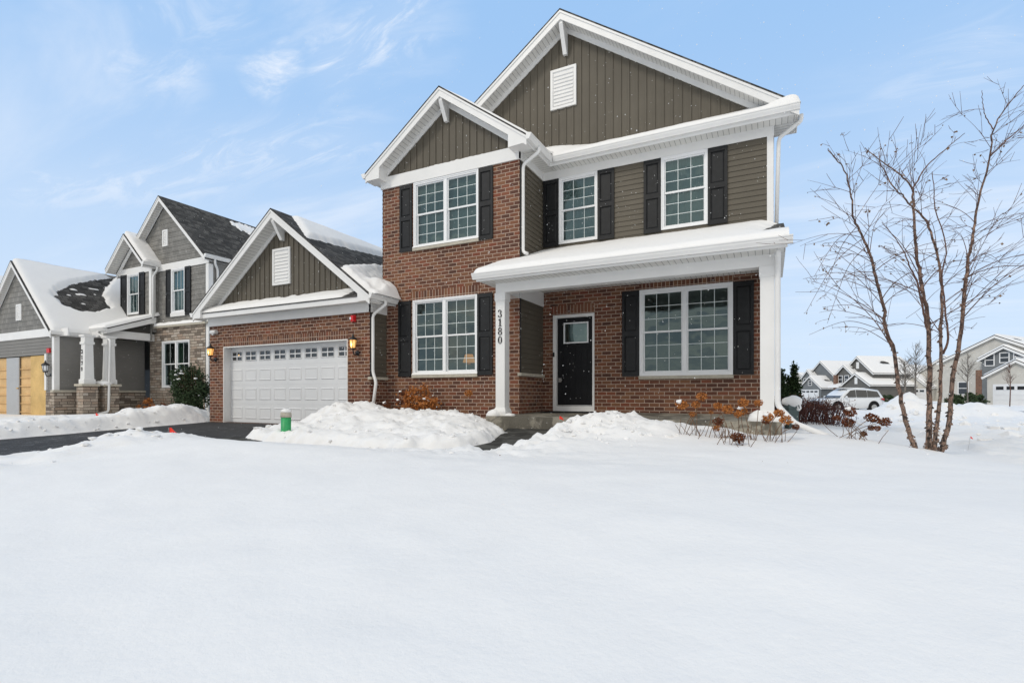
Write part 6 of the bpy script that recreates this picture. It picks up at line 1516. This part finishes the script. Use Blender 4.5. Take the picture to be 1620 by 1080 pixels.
far_house("far_house", "beige sided house seen between the birch stems", 1494, 92, face - R(60), 'beige',
          [('block', -4.4, 4.4, 0, 11, 5.0, 3.0, 'beige'), ('block', -5.6, -1.4, -3, 2, 2.8, 2.0, 'beige'), ('win', 1.4, 3.4, .9, 1.4, 0), ('win', 3.0, 3.4, .9, 1.4, 0), ('win', 1.8, .8, .9, 1.4, 0), ('gdoor', -3.5, 3.6, 2.1, -3)])
far_house("far_house", "white gabled house far behind the birch, right of its left stem", 1441, 120, face - R(58), 'beige',
          [('block', -4.5, 4.5, 0, 11, 4.8, 3.2, 'beige'), ('block', -4.6, 1, -4, 2, 2.8, 2.4, 'beige'), ('win', -2.6, 3.0, .9, 1.4, 0), ('win', 2.6, 3.2, .9, 1.4, 0), ('gdoor', -1.8, 4.2, 2.1, -4), ('win', 3, .8, 1.2, 1.4, 0)])

def bare_tree(px, base_y, top_y, w, r0, label, seed, mat='bark2', spread=0.36, clear=0.42):
    r_ = random.Random(seed); b0 = at(px, base_y, w=w); t0 = at(px, top_y, w=w); h = t0.z - b0.z; o = thing("street_tree", label, "tree", b0, "young bare street trees")
    tr = MB().tube([b0 - Vector((0, 0, .3)), b0 + Vector((r_.gauss(0, .03), 0, h * .35)), b0 + Vector((r_.gauss(0, .05), 0, h * .7)), b0 + Vector((0, 0, h))], [r0, r0 * .8, r0 * .45, r0 * .12], 8); tr.build("trunk", M[mat], o); b = MB()
    for k in range(34):
        z = h * r_.uniform(clear, .95); q = r_.random() * 6.28; L = h * spread * (1.15 - z / h) * r_.uniform(.6, 1.2) + .05 * h; v = Vector((math.cos(q) * .75, math.sin(q) * .75, r_.uniform(.5, 1.0))).normalized(); c = b0 + Vector((0, 0, z)); pts = [c]
        for j in range(5): v = (v + Vector((r_.gauss(0, .1), r_.gauss(0, .1), .06 + r_.gauss(0, .05)))).normalized(); pts.append(pts[-1] + v * L / 5)
        b.tube(pts, [r0 * .26 * (1 - .16 * j) for j in range(6)], 4)
        for _ in range(5):
            j = r_.randint(1, 4); e = (v + Vector((r_.gauss(0, .6), r_.gauss(0, .6), r_.gauss(0, .4)))).normalized() * L * .4; b.tube([pts[j], pts[j] + e * .5, pts[j] + e + Vector((0, 0, L * .05))], [r0 * .13, r0 * .1, r0 * .07], 4)
    b.build("crown", M['twig' if mat == 'twig' else mat], o); return o
bare_tree(1448.5, 646, 545, 27, 0.045, "young grey street tree with a dense bare crown, seen left of the birch trunks", 41)
bare_tree(1432, 634, 566, 52, 0.10, "leafless tree farther off between the birch's left stem and the grey street tree", 42, spread=0.42, clear=0.25)
bare_tree(1597.5, 637, 572, 44, 0.045, "thin dark sapling in front of the beige garage at the right", 43, 'twig', 0.22, 0.4)
bare_tree(1531, 634, 556, 48, 0.06, "slender bare tree in front of the beige far house, right of the birch", 44, spread=0.34, clear=0.3)
bare_tree(1471, 636, 578, 58, 0.06, "small bare tree glimpsed between the birch trunks", 45, spread=0.4, clear=0.25)
for i, (px_, w_, s_, lb) in enumerate(((1534, 56, 1.0, "low evergreen bush left of the white far garage"), (1549, 55, 0.85, "rounded evergreen bush nearest the white far garage"), (1511, 50, 0.75, "small dark bush at the foot of the beige sided house"), (1402, 80, 1.0, "scruffy green bush at the grey house's rear corner"))):
    q = at(px_, 632, w=w_); leafy("evergreen_bush", lb, "shrub", (q.x, q.y, H(q.x, q.y)), 0.9 * s_, 0.8 * s_, 1.25 * s_, 700, 0.22, 'ever2', 'stem', 60 + i, "evergreen bushes across the street")

# ---------------------------------------------------------------- falling snow
r_ = random.Random(77); vs = []; fs = []
for k in range(3400):
    c = Vector((r_.uniform(-14, 2.5), r_.uniform(4.2, 10.8), r_.uniform(-0.6, 5.6)))
    if c.x < XI - 0.1 and c.y > YP + 0.1: c.y -= 3
    s = r_.uniform(0.0022, 0.0050) * (1.35 if r_.random() < 0.08 else 1)
    if c.length < 2.2: continue
    o_ = len(vs); a, b, e = Vector((s, 0, 0)), Vector((0, s * .8, 0)), Vector((0.2 * s, 0, s * 1.3))
    vs += [c + a, c + b, c - a, c - b, c + e, c - e]
    fs += [(o_, o_ + 1, o_ + 4), (o_ + 1, o_ + 2, o_ + 4), (o_ + 2, o_ + 3, o_ + 4), (o_ + 3, o_, o_ + 4), (o_ + 1, o_, o_ + 5), (o_ + 2, o_ + 1, o_ + 5), (o_ + 3, o_ + 2, o_ + 5), (o_, o_ + 3, o_ + 5)]
me = bpy.data.meshes.new("falling_snow"); me.from_pydata(vs, [], fs); me.materials.append(M['snow']); fsn = bpy.data.objects.new("falling_snow", me); COL.objects.link(fsn); tag(fsn, "fine flakes of falling snow in the air", "snow", kind='stuff')

# lamp standing in for an orange lit wooden structure behind the lower bay window
lp = at(742, 572, Y=12.2); lo = thing("standin_lamp", "glowing orange lamp standing in for a lit wooden structure behind the lower bay window", "lamp", (lp.x, lp.y, -0.36))
MB().lathe((lp.x, lp.y, 0), [(0.14, -0.36), (0.14, -0.33), (0.03, -0.31), (0.03, lp.z - 0.12), (0.07, lp.z - 0.10), (0.02, lp.z - 0.02)], 16).build("standin_base", M['lumber'], lo)
MB().lathe((lp.x, lp.y, 0), [(0.17, lp.z - 0.02), (0.11, lp.z + 0.20)], 20).build("standin_shade", M['amberdim'], lo)
ld = bpy.data.lights.new("standin_lamp_light", 'POINT'); ld.energy = 2.5; ld.color = (1, .6, .25); ld.shadow_soft_size = .08; l = bpy.data.objects.new("standin_lamp_light", ld); COL.objects.link(l); l.location = (0, 0, lp.z + 0.36 + 0.26); l.parent = lo
# ploughed street at the right: packed slush with darker wheel tracks
mb = MB(); a0 = at(1470, 650, w=30); d_ = Vector((CT, ST, 0)); e_ = Vector((-ST, CT, 0)); n_ = 40
rv = []
for i in range(n_ + 1):
    c_ = a0 + d_ * (i * 1.2 - 1.0); wv = 2.4 + 0.5 * mnoise.noise(Vector((i * .4, 0, 0)))
    for k in range(7):
        q = c_ + e_ * (k / 6 - .5) * 2 * wv; rv.append(Vector((q.x, q.y, max(H(q.x, q.y), -1.0) + 0.012)))
road = MB().add(rv, [(i * 7 + k, (i + 1) * 7 + k, (i + 1) * 7 + k + 1, i * 7 + k + 1) for i in range(n_) for k in range(6)], True).build("street", M['road']); road['kind'] = 'structure'

# loose clods thrown up by the shovel, and litter blown over the lawn
r_ = random.Random(91); mb = MB(); k = 0
def clod(x, y, r):
    global k
    k += 1; o_ = len(mb.v); mb.blob((x, y, H(x, y) - r * 0.10), r, k, 7, 0.75, (r_.uniform(.9, 1.6), r_.uniform(.9, 1.5), r_.uniform(.55, .95)))
    for i in range(len(mb.sm) - 21, len(mb.sm)): mb.sm[i] = False
for _ in range(620):
    q = r_.random(); sz = 0.012 + 0.036 * r_.random() ** 3
    if q < 0.40:                                                            # on the bed, thickest along its shovelled edge
        x, y = r_.uniform(-8.7, -3.9), r_.uniform(5.9, 9.2); d_ = sdf(BED, x, y)
        if d_ < 0.06 or (d_ > 0.55 and r_.random() < 0.55): continue
    elif q < 0.62: x, y = r_.gauss(-2.4, 0.6), r_.gauss(7.4, 0.5)
    elif q < 0.84: x, y = -14.0 - abs(r_.gauss(0, 0.55)), r_.uniform(3.6, 9.1)
    elif q < 0.95: x, y = -8.3 + r_.gauss(0, 0.28), r_.uniform(2.6, 5.6)
    else: x, y = r_.uniform(-7, -3), 5.2 + r_.gauss(0, .15)
    if sdf(WALK, x, y) > -0.05 or (-13.7 < x < -8.72): continue
    clod(x, y, sz)
for _ in range(240):
    x, y = r_.uniform(2.6, 9), r_.uniform(11, 31); clod(x, y, 0.03 + 0.14 * r_.random() ** 3)
sc_ = mb.build("snow_clods", M['snow']); tag(sc_, "small broken clods of shovelled snow", "snow", kind='stuff')
mb = MB()
for _ in range(26):
    x, y = r_.uniform(-9, 4.5), r_.uniform(4.8, 9.0)
    if sdf(BED, x, y) > -0.1 or x < -8.6: continue
    mb.leaf((x, y, H(x, y) + 0.012), r_.uniform(0.010, 0.024), r_, 0.5)
tag(mb.build("leaf_litter", M['bleaf']), "specks of dead leaf scattered over the snowy lawn", "leaves", kind='stuff')
